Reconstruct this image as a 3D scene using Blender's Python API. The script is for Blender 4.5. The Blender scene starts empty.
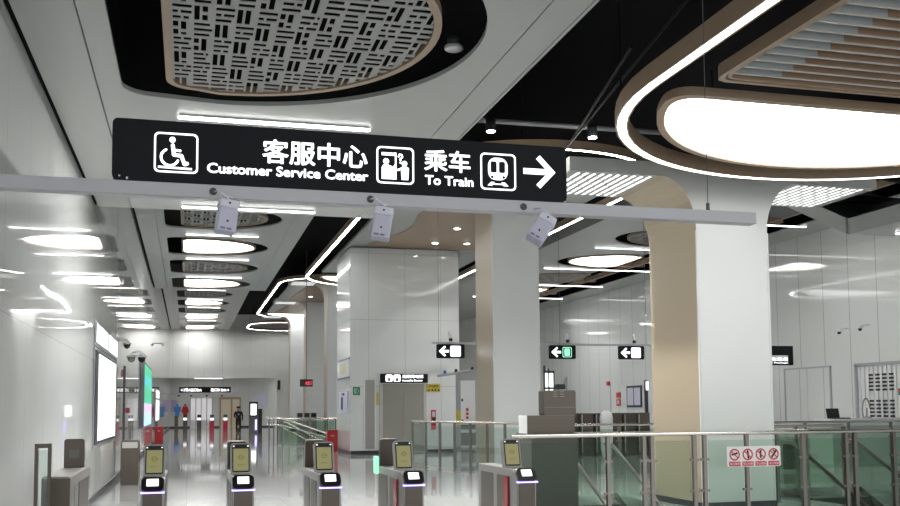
import bpy, math, random
from mathutils import Matrix, Vector

random.seed(7)
S = bpy.context.scene
COL = S.collection
R = math.radians

# ------------------------------------------------------------------ camera
cam_d = bpy.data.cameras.new('camera')
cam = bpy.data.objects.new('camera', cam_d)
COL.objects.link(cam)
S.camera = cam
yaw, pitch, roll = R(15.114), R(4.2534), R(-0.4383)
fw = Vector((math.sin(yaw) * math.cos(pitch), math.cos(yaw) * math.cos(pitch), math.sin(pitch)))
r0 = Vector((math.cos(yaw), -math.sin(yaw), 0))
u0 = r0.cross(fw)
rt = math.cos(roll) * r0 + math.sin(roll) * u0
up = -math.sin(roll) * r0 + math.cos(roll) * u0
m = Matrix((rt, up, -fw)).transposed().to_4x4()
m.translation = (0, 0, 1.6)
cam.matrix_world = m
cam_d.sensor_width = 36
cam_d.lens = 36 * 970.99 / 900
cam_d.shift_y = (336.52 - 253) / 900
cam_d.clip_start = 0.05
cam_d.clip_end = 300

# ------------------------------------------------------------------ world, exposure
W = bpy.data.worlds.new('world')
S.world = W
W.use_nodes = True
W.node_tree.nodes['Background'].inputs[0].default_value = (0.95, 1.0, 0.98, 1)
W.node_tree.nodes['Background'].inputs[1].default_value = 0.95
S.view_settings.view_transform = 'Standard'
S.view_settings.look = 'None'
S.view_settings.gamma = 1
S.view_settings.use_curve_mapping = False
S.view_settings.exposure = 0.70
PANEL_E, BOX_E, RING_E, RING2_E, STRIP_E = 3.0, 2.9, 3.4, 18.0, 4.2

# ------------------------------------------------------------------ materials
def mat(name, col, rough=0.5, metal=0.0, emit=None, es=0.0, coat=0.0, spec=0.5):
    mm = bpy.data.materials.new(name)
    mm.use_nodes = True
    b = mm.node_tree.nodes['Principled BSDF']
    b.inputs['Base Color'].default_value = (*col, 1)
    b.inputs['Roughness'].default_value = rough
    b.inputs['Metallic'].default_value = metal
    b.inputs['Specular IOR Level'].default_value = spec
    if coat:
        b.inputs['Coat Weight'].default_value = coat
        b.inputs['Coat Roughness'].default_value = 0.04
    if emit:
        b.inputs['Emission Color'].default_value = (*emit, 1)
        b.inputs['Emission Strength'].default_value = es
    return mm

def nodes(mm):
    return mm.node_tree.nodes, mm.node_tree.links, mm.node_tree.nodes['Principled BSDF']

def seam_mat(name, col, seam_col, rough, px, pz, axis='Y', width=0.012, bump=0.0, coat=0.0, offx=0.0, offz=0.0, bscale=0.6):
    """panels: thin seams every px along axis and every pz in height (object coordinates)"""
    mm = mat(name, col, rough, coat=coat)
    N, L, b = nodes(mm)
    tc = N.new('ShaderNodeTexCoord')
    sp = N.new('ShaderNodeSeparateXYZ')
    L.new(tc.outputs['Object'], sp.inputs[0])
    def line(out, per, off):
        a = N.new('ShaderNodeMath'); a.operation = 'ADD'; a.inputs[1].default_value = off
        L.new(out, a.inputs[0])
        d = N.new('ShaderNodeMath'); d.operation = 'DIVIDE'; d.inputs[1].default_value = per
        L.new(a.outputs[0], d.inputs[0])
        f = N.new('ShaderNodeMath'); f.operation = 'FRACT'
        L.new(d.outputs[0], f.inputs[0])
        c = N.new('ShaderNodeMath'); c.operation = 'LESS_THAN'; c.inputs[1].default_value = width / per
        L.new(f.outputs[0], c.inputs[0])
        return c
    l1 = line(sp.outputs[axis], px, offx)
    l2 = line(sp.outputs['Z'] if axis != 'XY' else sp.outputs['Y'], pz, offz)
    mx = N.new('ShaderNodeMath'); mx.operation = 'MAXIMUM'
    L.new(l1.outputs[0], mx.inputs[0]); L.new(l2.outputs[0], mx.inputs[1])
    mix = N.new('ShaderNodeMix'); mix.data_type = 'RGBA'
    mix.inputs['A'].default_value = (*col, 1); mix.inputs['B'].default_value = (*seam_col, 1)
    L.new(mx.outputs[0], mix.inputs['Factor'])
    L.new(mix.outputs['Result'], b.inputs['Base Color'])
    if bump:
        nz = N.new('ShaderNodeTexNoise'); nz.inputs['Scale'].default_value = bscale
        nz.inputs['Detail'].default_value = 1.0
        L.new(tc.outputs['Object'], nz.inputs['Vector'])
        bp = N.new('ShaderNodeBump'); bp.inputs['Strength'].default_value = 1.0
        bp.inputs['Distance'].default_value = bump
        L.new(nz.outputs['Fac'], bp.inputs['Height'])
        L.new(bp.outputs[0], b.inputs['Normal'])
    return mm

def floor_mat():
    mm = mat('floor_tile', (0.5, 0.5, 0.49), 0.05)
    N, L, b = nodes(mm)
    tc = N.new('ShaderNodeTexCoord')
    br = N.new('ShaderNodeTexBrick')
    br.offset = 0.0
    br.inputs['Scale'].default_value = 1.0
    br.inputs['Brick Width'].default_value = 0.8
    br.inputs['Row Height'].default_value = 0.8
    br.inputs['Mortar Size'].default_value = 0.004
    br.inputs['Color1'].default_value = (0.64, 0.65, 0.65, 1)
    br.inputs['Color2'].default_value = (0.61, 0.62, 0.62, 1)
    br.inputs['Mortar'].default_value = (0.3, 0.3, 0.3, 1)
    L.new(tc.outputs['Object'], br.inputs['Vector'])
    nz = N.new('ShaderNodeTexNoise'); nz.inputs['Scale'].default_value = 60
    L.new(tc.outputs['Object'], nz.inputs['Vector'])
    mx = N.new('ShaderNodeMix'); mx.data_type = 'RGBA'; mx.blend_type = 'MULTIPLY'
    mx.inputs['Factor'].default_value = 0.25
    L.new(br.outputs['Color'], mx.inputs['A']); L.new(nz.outputs['Fac'], mx.inputs['B'])
    L.new(mx.outputs['Result'], b.inputs['Base Color'])
    b.inputs['Specular IOR Level'].default_value = 0.7
    return mm

def glass_mat(name, tint, refl=0.10):
    mm = bpy.data.materials.new(name)
    mm.use_nodes = True
    N, L = mm.node_tree.nodes, mm.node_tree.links
    for n in list(N):
        N.remove(n)
    o = N.new('ShaderNodeOutputMaterial')
    t = N.new('ShaderNodeBsdfTransparent'); t.inputs[0].default_value = (*tint, 1)
    g = N.new('ShaderNodeBsdfGlossy'); g.inputs['Roughness'].default_value = 0.02
    mx = N.new('ShaderNodeMixShader')
    fr = N.new('ShaderNodeFresnel'); fr.inputs[0].default_value = 1.3
    ad = N.new('ShaderNodeMath'); ad.operation = 'ADD'; ad.inputs[1].default_value = refl - 0.04
    mn = N.new('ShaderNodeMath'); mn.operation = 'MINIMUM'; mn.inputs[1].default_value = 0.22
    L.new(fr.outputs[0], ad.inputs[0]); L.new(ad.outputs[0], mn.inputs[0]); L.new(mn.outputs[0], mx.inputs[0])
    L.new(t.outputs[0], mx.inputs[1]); L.new(g.outputs[0], mx.inputs[2]); L.new(mx.outputs[0], o.inputs[0])
    return mm

def brushed(name, col, rough=0.32, axis=(40, 40, 1.0)):
    mm = mat(name, col, rough, 0.85)
    N, L, b = nodes(mm)
    tc = N.new('ShaderNodeTexCoord')
    mp = N.new('ShaderNodeMapping'); mp.inputs['Scale'].default_value = axis
    nz = N.new('ShaderNodeTexNoise'); nz.inputs['Scale'].default_value = 6
    L.new(tc.outputs['Object'], mp.inputs[0]); L.new(mp.outputs[0], nz.inputs['Vector'])
    mr = N.new('ShaderNodeMapRange'); mr.inputs[3].default_value = rough - 0.08; mr.inputs[4].default_value = rough + 0.1
    L.new(nz.outputs['Fac'], mr.inputs[0]); L.new(mr.outputs[0], b.inputs['Roughness'])
    return mm

def wood_mat(name, col):
    mm = mat(name, col, 0.42)
    N, L, b = nodes(mm)
    tc = N.new('ShaderNodeTexCoord')
    mp = N.new('ShaderNodeMapping'); mp.inputs['Scale'].default_value = (1.2, 14, 14)
    nz = N.new('ShaderNodeTexNoise'); nz.inputs['Scale'].default_value = 3; nz.inputs['Detail'].default_value = 4
    L.new(tc.outputs['Object'], mp.inputs[0]); L.new(mp.outputs[0], nz.inputs['Vector'])
    cr = N.new('ShaderNodeValToRGB')
    cr.color_ramp.elements[0].color = (*[c * 0.85 for c in col], 1)
    cr.color_ramp.elements[1].color = (*[c * 1.12 for c in col], 1)
    L.new(nz.outputs['Fac'], cr.inputs[0]); L.new(cr.outputs[0], b.inputs['Base Color'])
    return mm

M = {}
WALLC = (0.70, 0.715, 0.70)
M['wall_l'] = seam_mat('enamel_wall_left', WALLC, (0.52, 0.53, 0.52), 0.03, 1.35, 2.6, 'Y', 0.012, 0.004, offz=0.1)
M['wall_r'] = seam_mat('enamel_wall_right', WALLC, (0.25, 0.26, 0.26), 0.04, 1.31, 60, 'Y', 0.02, 0.004, offx=1.0, offz=20)
M['wall_f'] = seam_mat('enamel_wall_far', (0.62, 0.62, 0.60), (0.45, 0.45, 0.44), 0.6, 1.4, 40, 'X', 0.02)
M['core'] = seam_mat('enamel_core', (0.70, 0.715, 0.71), (0.42, 0.43, 0.43), 0.05, 1.33, 2.4, 'X', 0.014, 0.003)
M['floor'] = floor_mat()
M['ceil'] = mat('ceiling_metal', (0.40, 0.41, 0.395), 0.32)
M['void'] = mat('void_black', (0.003, 0.003, 0.0035), 0.9, spec=0.1)
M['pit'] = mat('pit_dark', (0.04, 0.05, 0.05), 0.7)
M['pipe'] = mat('pipe_grey', (0.10, 0.10, 0.11), 0.5)
M['rod'] = mat('rod_black', (0.004, 0.004, 0.0045), 0.7, spec=0.2)
M['wood'] = wood_mat('wood_laminate', (0.36, 0.26, 0.18))
M['wooddark'] = wood_mat('wood_laminate_dark', (0.42, 0.28, 0.19))
M['slatgrey'] = mat('slat_grey', (0.52, 0.55, 0.57), 0.5)
M['slatlit'] = mat('slat_lit_edge', (0.52, 0.49, 0.45), 0.5)
M['lattice'] = mat('lattice_grey', (0.32, 0.32, 0.305), 0.5)
M['beige'] = mat('column_beige', (0.43, 0.355, 0.255), 0.30)
M['colwhite'] = mat('column_white', (0.70, 0.71, 0.70), 0.22)
M['panel_e'] = mat('light_panel', (0.9, 0.9, 0.9), 0.5, emit=(1.0, 1.0, 0.985), es=PANEL_E)
M['box_e'] = mat('light_box', (0.9, 0.9, 0.9), 0.5, emit=(1.0, 1.0, 0.985), es=BOX_E)
M['ring_e'] = mat('light_ring', (0.9, 0.9, 0.9), 0.5, emit=(1.0, 1.0, 0.985), es=RING_E)
M['ring2_e'] = mat('light_ring_far', (0.9, 0.9, 0.9), 0.5, emit=(1.0, 1.0, 0.985), es=RING2_E)
M['strip_e'] = mat('light_strip', (0.9, 0.9, 0.9), 0.5, emit=(1.0, 1.0, 0.985), es=STRIP_E)
M['slot_e'] = mat('light_slot', (0.9, 0.9, 0.9), 0.5, emit=(1.0, 1.0, 1.0), es=0.8)
M['spot_e'] = mat('spot_lens', (0.9, 0.9, 0.9), 0.5, emit=(1.0, 0.97, 0.92), es=18)
M['sign'] = mat('sign_black', (0.013, 0.0145, 0.018), 0.6, spec=0.12)
M['sign_e'] = mat('sign_letter', (0.9, 0.9, 0.9), 0.5, emit=(1, 1, 1), es=1.0)
M['green_e'] = mat('sign_green', (0.1, 0.6, 0.35), 0.5, emit=(0.32, 0.80, 0.52), es=0.8)
M['red_e'] = mat('led_red', (0.6, 0.02, 0.04), 0.5, emit=(0.9, 0.05, 0.09), es=0.8)
M['rail'] = mat('rail_lilac', (0.50, 0.48, 0.52), 0.38)
M['camwhite'] = mat('camera_white', (0.74, 0.72, 0.82), 0.4)
M['camgrey'] = mat('camera_lilac', (0.56, 0.54, 0.68), 0.45)
M['black'] = mat('black_plastic', (0.012, 0.012, 0.014), 0.3)
M['label'] = mat('label_grey', (0.2, 0.2, 0.28), 0.5)
M['steel'] = brushed('brushed_steel', (0.52, 0.50, 0.48), 0.32)
M['steelbrown'] = brushed('brown_steel', (0.125, 0.105, 0.09), 0.36)
M['steeldark'] = brushed('dark_steel', (0.16, 0.16, 0.15), 0.4)
M['chrome'] = mat('chrome_tube', (0.66, 0.62, 0.58), 0.2, 1.0)
M['post'] = mat('post_steel', (0.22, 0.20, 0.185), 0.3, 1.0)
M['gatehead'] = mat('gate_silver', (0.36, 0.35, 0.335), 0.38, 0.6)
M['screen'] = mat('screen_olive', (0.22, 0.205, 0.09), 0.3, emit=(0.50, 0.47, 0.22), es=0.2)
M['screentext'] = mat('screen_text', (0.1, 0.1, 0.03), 0.4, emit=(0.16, 0.13, 0.03), es=0.6)
M['violet_e'] = mat('violet_led', (0.5, 0.4, 1), 0.4, emit=(0.42, 0.33, 1.0), es=1.6)
M['redglass'] = mat('red_flap', (0.45, 0.02, 0.03), 0.25)
M['red'] = mat('red_paint', (0.50, 0.012, 0.016), 0.35)
M['yellow'] = mat('yellow_plate', (0.65, 0.52, 0.08), 0.4)
M['blue'] = mat('blue_plate', (0.04, 0.22, 0.62), 0.4)
M['navy'] = mat('navy_edge', (0.05, 0.07, 0.25), 0.4)
M['cream'] = mat('cream_print', (0.62, 0.56, 0.36), 0.5)
M['purple'] = mat('purple_poster', (0.45, 0.38, 0.62), 0.5)
M['greenp'] = mat('green_plate', (0.02, 0.16, 0.09), 0.4)
M['whitep'] = mat('white_plate', (0.75, 0.75, 0.75), 0.4)
M['lilacp'] = mat('pale_lilac_plate', (0.60, 0.60, 0.72), 0.4)
M['adwhite'] = mat('ad_screen_white', (0.8, 0.8, 0.8), 0.3, emit=(0.93, 0.98, 0.93), es=1.0)
M['doorlit'] = mat('door_lit_pane', (0.7, 0.68, 0.69), 0.4, emit=(0.9, 0.85, 0.88), es=0.22)
M['adprint'] = mat('ad_print', (0.4, 0.5, 0.4), 0.4, emit=(0.62, 0.72, 0.62), es=0.8)
M['adgreen'] = mat('ad_screen_green', (0.05, 0.4, 0.2), 0.3, emit=(0.03, 0.33, 0.18), es=0.9)
M['adteal'] = mat('ad_screen_teal', (0.05, 0.4, 0.4), 0.3, emit=(0.05, 0.36, 0.36), es=0.9)
M['adblue'] = mat('ad_screen_blue', (0.3, 0.45, 0.7), 0.3, emit=(0.36, 0.52, 0.85), es=0.9)
M['adpink'] = mat('ad_screen_pink', (0.6, 0.4, 0.6), 0.3, emit=(0.55, 0.4, 0.6), es=0.8)
M['alu'] = mat('alu_frame', (0.40, 0.41, 0.44), 0.35, 0.5)
M['darkframe'] = mat('dark_frame', (0.03, 0.035, 0.045), 0.35)
M['glass'] = glass_mat('guard_glass', (0.83, 0.90, 0.855), 0.03)
M['glassclear'] = glass_mat('clear_glass', (0.87, 0.93, 0.91), 0.08)
M['basedark'] = mat('kiosk_base', (0.09, 0.083, 0.075), 0.5)
M['elev'] = brushed('elevator_steel', (0.34, 0.32, 0.29), 0.34)
M['slit'] = mat('smoked_window', (0.36, 0.345, 0.33), 0.12)
M['greenmark'] = mat('green_mark', (0.22, 0.50, 0.36), 0.4)
M['uniform'] = mat('dark_uniform', (0.012, 0.013, 0.018), 0.8)
M['skin'] = mat('skin', (0.45, 0.28, 0.2), 0.6)
M['doorwarm'] = mat('warm_interior', (0.75, 0.66, 0.5), 0.6)
M['brownpanel'] = mat('brown_panel', (0.10, 0.075, 0.06), 0.4)
M['signred'] = mat('sign_red', (0.50, 0.03, 0.05), 0.4)
M['frost'] = mat('frosted_white', (0.62, 0.66, 0.65), 0.3)

# ------------------------------------------------------------------ mesh builder
class MB:
    def __init__(self):
        self.v, self.f, self.mi, self.sm = [], [], [], []
    def add(self, verts, faces, mi=0, smooth=False):
        o = len(self.v)
        self.v += [tuple(p) for p in verts]
        self.f += [tuple(i + o for i in q) for q in faces]
        self.mi += [mi] * len(faces)
        self.sm += [smooth] * len(faces)
        return self
    def box(self, x0, x1, y0, y1, z0, z1, mi=0, rot=None, at=None):
        vs = [(x0, y0, z0), (x1, y0, z0), (x1, y1, z0), (x0, y1, z0), (x0, y0, z1), (x1, y0, z1), (x1, y1, z1), (x0, y1, z1)]
        if rot is not None:
            vs = [tuple(rot @ Vector(p) + Vector(at or (0, 0, 0))) for p in vs]
        return self.add(vs, [(0, 3, 2, 1), (4, 5, 6, 7), (0, 1, 5, 4), (1, 2, 6, 5), (2, 3, 7, 6), (3, 0, 4, 7)], mi)
    def prism(self, pts, a0, a1, axis='y', mi=0):
        """polygon pts swept from a0 to a1; axis y: pts=(x,z); axis z: pts=(x,y); axis x: pts=(y,z)"""
        def P(p, a):
            return {'y': (p[0], a, p[1]), 'z': (p[0], p[1], a), 'x': (a, p[0], p[1])}[axis]
        n = len(pts)
        vs = [P(p, a0) for p in pts] + [P(p, a1) for p in pts]
        fs = [tuple(range(n))[::-1], tuple(range(n, 2 * n))]
        fs += [(i, (i + 1) % n, n + (i + 1) % n, n + i) for i in range(n)]
        return self.add(vs, fs, mi)
    def tube(self, path, r, seg=10, mi=0, cap=True):
        pts = [Vector(p) for p in path]
        rings = []
        prev = None
        for i, p in enumerate(pts):
            d = (pts[min(i + 1, len(pts) - 1)] - pts[max(i - 1, 0)]).normalized()
            a = prev if prev is not None else (Vector((0, 0, 1)) if abs(d.z) < 0.9 else Vector((1, 0, 0)))
            x = (a - d * a.dot(d)).normalized()
            prev = x
            y = d.cross(x)
            rr = r[i] if isinstance(r, (list, tuple)) else r
            rings.append([p + (x * math.cos(2 * math.pi * k / seg) + y * math.sin(2 * math.pi * k / seg)) * rr for k in range(seg)])
        vs = [q for g in rings for q in g]
        fs = []
        for i in range(len(rings) - 1):
            for k in range(seg):
                fs.append((i * seg + k, i * seg + (k + 1) % seg, (i + 1) * seg + (k + 1) % seg, (i + 1) * seg + k))
        self.add(vs, fs, mi, True)
        if cap:
            self.add(rings[0], [tuple(range(seg))[::-1]], mi)
            self.add(rings[-1], [tuple(range(seg))], mi)
        return self
    def lathe(self, prof, c=(0, 0, 0), seg=24, mi=0):
        vs, fs = [], []
        for r_, z in prof:
            for k in range(seg):
                a = 2 * math.pi * k / seg
                vs.append((c[0] + r_ * math.cos(a), c[1] + r_ * math.sin(a), c[2] + z))
        for i in range(len(prof) - 1):
            for k in range(seg):
                fs.append((i * seg + k, i * seg + (k + 1) % seg, (i + 1) * seg + (k + 1) % seg, (i + 1) * seg + k))
        fs.append(tuple(range(seg))[::-1])
        fs.append(tuple(range((len(prof) - 1) * seg, len(prof) * seg)))
        return self.add(vs, fs, mi, True)
    def ring(self, outer, inner, z0, z1, mi=0):
        """band between two loops of equal length, from z0 to z1"""
        n = len(outer)
        vs = [(*p, z0) for p in outer] + [(*p, z0) for p in inner] + [(*p, z1) for p in outer] + [(*p, z1) for p in inner]
        fs = []
        for i in range(n):
            j = (i + 1) % n
            fs += [(i, n + i, n + j, j), (2 * n + i, 2 * n + j, 3 * n + j, 3 * n + i),
                   (i, j, 2 * n + j, 2 * n + i), (n + i, 3 * n + i, 3 * n + j, n + j)]
        return self.add(vs, fs, mi)
    def xf(self, mtx):
        self.v = [tuple(mtx @ Vector(p)) for p in self.v]
        return self
    def build(self, name, mats, parent=None, bevel=0, loc=None):
        me = bpy.data.meshes.new(name)
        off = Vector((0, 0, 0))
        if loc is not None:
            off = Vector(loc)
        me.from_pydata([tuple(Vector(p) - off) for p in self.v], [], self.f)
        for mm in (mats if isinstance(mats, (list, tuple)) else [mats]):
            me.materials.append(M[mm])
        for p, a, s in zip(me.polygons, self.mi, self.sm):
            p.material_index = a
            p.use_smooth = s
        me.update()
        o = bpy.data.objects.new(name, me)
        COL.objects.link(o)
        if parent is not None:
            o.parent = parent
        elif loc is not None:
            o.location = off
        if bevel:
            b = o.modifiers.new('bevel', 'BEVEL')
            b.width = bevel
            b.segments = 2
            b.limit_method = 'ANGLE'
        return o

def tag(o, label=None, cat=None, group=None, kind=None):
    if label: o['label'] = label
    if cat: o['category'] = cat
    if group: o['group'] = group
    if kind: o['kind'] = kind
    return o

def thing(name, label, cat, loc=(0, 0, 0), group=None, rz=0):
    o = bpy.data.objects.new(name, None)
    COL.objects.link(o)
    o.location = loc
    o.rotation_euler = (0, 0, rz)
    o.empty_display_size = 0.2
    return tag(o, label, cat, group)

def struct(name, mb, mats, label=None, parent=None, bevel=0):
    o = mb.build(name, mats, parent, bevel)
    if parent is None:
        o['kind'] = 'structure'
        o['category'] = name.split('_')[0].split('.')[0]
    if label: o['label'] = label
    return o

def kids(o):
    return KIDS.get(o.name, [])

def dup(root, loc=None, label=None, rz=None):
    r = root.copy()
    COL.objects.link(r)
    if loc is not None: r.location = loc
    if rz is not None: r.rotation_euler = (0, 0, rz)
    if label: r['label'] = label
    for ch in [c for c in bpy.data.objects if c.parent == root]:
        c = ch.copy(); COL.objects.link(c); c.parent = r
        for g in [q for q in bpy.data.objects if q.parent == ch]:
            d = g.copy(); COL.objects.link(d); d.parent = c
    return r

def curve_mesh(loops, depth):
    """filled flat shape with holes in the xy plane, thickness depth"""
    cu = bpy.data.curves.new('tmp', 'CURVE')
    cu.dimensions = '2D'
    cu.fill_mode = 'BOTH'
    cu.extrude = depth / 2
    for lp in loops:
        sp = cu.splines.new('POLY')
        sp.points.add(len(lp) - 1)
        for p, q in zip(sp.points, lp):
            p.co = (q[0], q[1], 0, 1)
        sp.use_cyclic_u = True
    o = bpy.data.objects.new('tmp', cu)
    COL.objects.link(o)
    dg = bpy.context.evaluated_depsgraph_get()
    me = bpy.data.meshes.new_from_object(o.evaluated_get(dg))
    v = [tuple(q.co) for q in me.vertices]
    f = [tuple(p.vertices) for p in me.polygons]
    bpy.data.objects.remove(o); bpy.data.curves.remove(cu); bpy.data.meshes.remove(me)
    return v, f

def text_mesh(s, bold=0.0, depth=0.0):
    cu = bpy.data.curves.new('tmp', 'FONT')
    cu.body = s
    cu.offset = bold
    cu.extrude = depth
    cu.resolution_u = 3
    o = bpy.data.objects.new('tmp', cu)
    COL.objects.link(o)
    dg = bpy.context.evaluated_depsgraph_get()
    me = bpy.data.meshes.new_from_object(o.evaluated_get(dg))
    v = [tuple(q.co) for q in me.vertices]
    f = [tuple(p.vertices) for p in me.polygons]
    bpy.data.objects.remove(o); bpy.data.curves.remove(cu); bpy.data.meshes.remove(me)
    return v, f

def text_to(mb, s, x0, x1, z0, z1, y, bold=0.0, mi=0):
    """text fitted into a rectangle of the plane y = const, facing -Y"""
    v, f = text_mesh(s)
    xs = [p[0] for p in v]; ys = [p[1] for p in v]
    bx0, bx1, by0, by1 = min(xs) - bold, max(xs) + bold, min(ys) - bold, max(ys) + bold
    sx = (x1 - x0) / (bx1 - bx0); sz = (z1 - z0) / (by1 - by0)
    offs = [(0, 0)]
    if bold:                                   # heavier strokes: the outline set a little to each side
        offs += [(bold * math.cos(k * math.pi / 4), bold * math.sin(k * math.pi / 4)) for k in range(8)]
    for k, (dx, dz) in enumerate(offs):
        mb.add([(x0 + (p[0] + dx - bx0) * sx, y - 0.00005 * k, z0 + (p[1] + dz - by0) * sz) for p in v], f, mi)

def shape_to(mb, loops, y, th=0.004, mi=0):
    """filled shape with holes, loops in (x,z), on the plane y facing -Y"""
    v, f = curve_mesh(loops, th)
    mb.add([(p[0], y + p[2], p[1]) for p in v], f, mi)

def rrect(x0, x1, z0, z1, r, n=5):
    pts = []
    for cx, cz, a in ((x1 - r, z1 - r, 0), (x0 + r, z1 - r, 90), (x0 + r, z0 + r, 180), (x1 - r, z0 + r, 270)):
        for k in range(n + 1):
            t = R(a + 90 * k / n)
            pts.append((cx + r * math.cos(t), cz + r * math.sin(t)))
    return pts

def circ(cx, cz, r, n=24):
    return [(cx + r * math.cos(2 * math.pi * k / n), cz + r * math.sin(2 * math.pi * k / n)) for k in range(n)]

# ------------------------------------------------------------------ levels of the hall
Z1, Z2, Z3 = 5.2, 7.45, 9.1          # the ceiling rises in three steps
XL, XR, YF = -1.62, 20.4, 93.0
CX = 8.46                              # axis of the column row
YA, YB, YC, YD = 17.9, 21.8, 48.2, 51.5  # ends of the level stretches

# ------------------------------------------------------------------ room shell
holes = [[(5.95, 13.2), (7.6, 13.2), (7.6, 16.6), (5.95, 16.6)],
         [(10.3, 13.2), (12.6, 13.2), (12.6, 16.8), (10.3, 16.8)],
         [(4.3, 43.0), (7.6, 43.0), (7.6, 45.2), (4.3, 45.2)]]
v, f = curve_mesh([[(-4, -4), (XR + 1, -4), (XR + 1, 97), (-4, 97)]] + holes, 0.3)
mb = MB().add([(p[0], p[1], p[2] - 0.15) for p in v], f)
struct('floor', mb, 'floor', 'glossy pale grey tiled concourse floor')
mb = MB()
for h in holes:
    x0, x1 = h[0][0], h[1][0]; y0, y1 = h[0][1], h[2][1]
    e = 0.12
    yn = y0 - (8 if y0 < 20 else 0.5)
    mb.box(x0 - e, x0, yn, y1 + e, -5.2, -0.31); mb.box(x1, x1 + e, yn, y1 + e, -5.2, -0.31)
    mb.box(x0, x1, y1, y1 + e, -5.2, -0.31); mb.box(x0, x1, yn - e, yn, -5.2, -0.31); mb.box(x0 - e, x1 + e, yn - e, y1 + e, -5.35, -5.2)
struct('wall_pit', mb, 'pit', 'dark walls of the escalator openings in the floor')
struct('wall_left', MB().box(XL - 0.2, XL, -4, 97, 0, 10.6), 'wall_l', 'long glossy white panelled wall along the left side')
struct('wall_right', MB().box(XR, XR + 0.2, -4, 97, 0, 10.6), 'wall_r', 'glossy white panelled wall along the right side')
mb = MB().box(XL, XR, YF, YF + 0.2, 4.62, 10.6).box(8.1, XR, YF, YF + 0.2, 0, 4.62)
struct('wall_far', mb, 'wall_f', 'pale upper wall closing the far end of the hall')
struct('wall_alcove', MB().box(XL, 8.3, YF + 1.6, YF + 1.8, 0, 4.62).box(XL, 8.3, YF + 0.2, YF + 1.8, 4.62, 4.7),
       'wall_f', 'recessed far wall below the upper wall')
struct('ceiling_void', MB().box(XL - 0.2, XR + 0.2, -4, 97, 10.6, 10.8), 'void', 'black open ceiling above the panels')
struct('ceiling_void_side', MB().prism([(2, Z1 + 0.03), (YA, Z1 + 0.03), (YB, Z2 + 0.03), (YC, Z2 + 0.03), (YD, Z3 + 0.03), (YF, Z3 + 0.03), (YF, 10.6), (2, 10.6)], XL + 0.005, XL + 0.025, 'x'), 'void', 'black lining of the ceiling void')
struct('ceiling_void_side', MB().prism([(2, Z1 + 0.1), (17.3, Z1 + 0.1), (21.8, Z2 + 0.08), (55, Z2 + 0.08), (55, 10.6), (2, 10.6)], XR - 0.025, XR - 0.005, 'x'), 'void', 'black lining of the ceiling void on the right')
struct('ceiling_void_end', MB().box(XL, XR, 1.8, 2.0, 5.32, 10.6), 'void', 'added unseen black panel blocking light into the ceiling void')  # unseen panel added to keep background light out of the void
struct('baseboard_left', MB().box(XL, XL + 0.03, 0, 95, 0, 0.12), 'darkframe', 'dark skirting along the left wall')
struct('baseboard_far', MB().box(XL, 8.1, YF + 1.57, YF + 1.6, 0, 0.14), 'darkframe', 'dark skirting along the far wall')

# ------------------------------------------------------------------ ceiling panels with bullet-shaped openings
def bullet(xa, xn, yc, w, rc=0.35, x0=0.3, flip=False, n=20, xcap=None):
    """straight end at xa with rounded corners, elliptical nose at xn (in left-hand coordinates)"""
    up = []
    wl = w * 0.955
    for k in range(6):
        t = R(180 - 90 * k / 5)
        up.append((xa + rc + rc * math.cos(t), wl - rc + rc * math.sin(t)))
    for k in range(n + 1):
        t = R(90 - 90 * k / n)
        up.append((x0 + (xn - x0) * math.cos(t), w * math.sin(t)))
    pts = [(x, yc + y) for x, y in up] + [(x, yc - y) for x, y in reversed(up[:-1])]
    return pts

def flipx(pts, c=16.93):
    return [(c - p[0], p[1]) for p in pts][::-1]

near_p = [(9.1, 2.42, 2.07, 'lattice'), (14.75, 2.0, 1.65, 'light')]
mid_p = [(30.1, 1.92, 1.52, 'lattice'), (35.6, 1.95, 1.55, 'light'), (40.75, 1.95, 1.55, 'lattice'), (46.0, 1.95, 1.55, 'light')]
far_p = [(64.4 + 5.3 * k, 2.0, 1.6, 'lattice' if k % 2 == 0 else 'light') for k in range(6)]
TH = 0.05

def level_left(z, y0, y1, xe, pockets, xs, lab):
    mb = MB()
    mb.box(XL + 0.06, -1.015, y0, y1, z, z + TH)
    v, f = curve_mesh([[(-1.0, y0), (3.08, y0), (3.08, y1), (-1.0, y1)]] + [bullet(-0.75, 2.76, yc, w) for yc, w, _, _ in pockets], TH)
    mb.add([(p[0], p[1], p[2] + z + TH / 2) for p in v], f)
    mb.box(3.092, xe - 0.03, y0, y1, z, z + TH)
    mb.box(xe - 0.03, xe, y0, y1, z - 0.015, z + 0.30)
    return struct('ceiling', mb, 'ceil', lab)

level_left(Z1, 2.0, YA, 3.47, near_p, None, 'near white ceiling panels over the left aisle')
level_left(Z2, YB, YC, 3.62, mid_p, None, 'middle white ceiling panels with bullet openings on the left')
level_left(Z3, YD, YF, 3.66, far_p, None, 'far white ceiling panels with bullet openings')
mb = MB()
for (ya, za, yb, zb, xe) in ((YA, Z1, YB, Z2, 3.5), (YC, Z2, YD, Z3, 3.62)):
    mb.prism([(ya, za), (yb, zb), (yb, zb + TH), (ya, za + TH)], XL + 0.1, xe, 'x')
struct('ceiling_slope_left', mb, 'ceil', 'sloping white ceiling joining the left levels')

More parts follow.
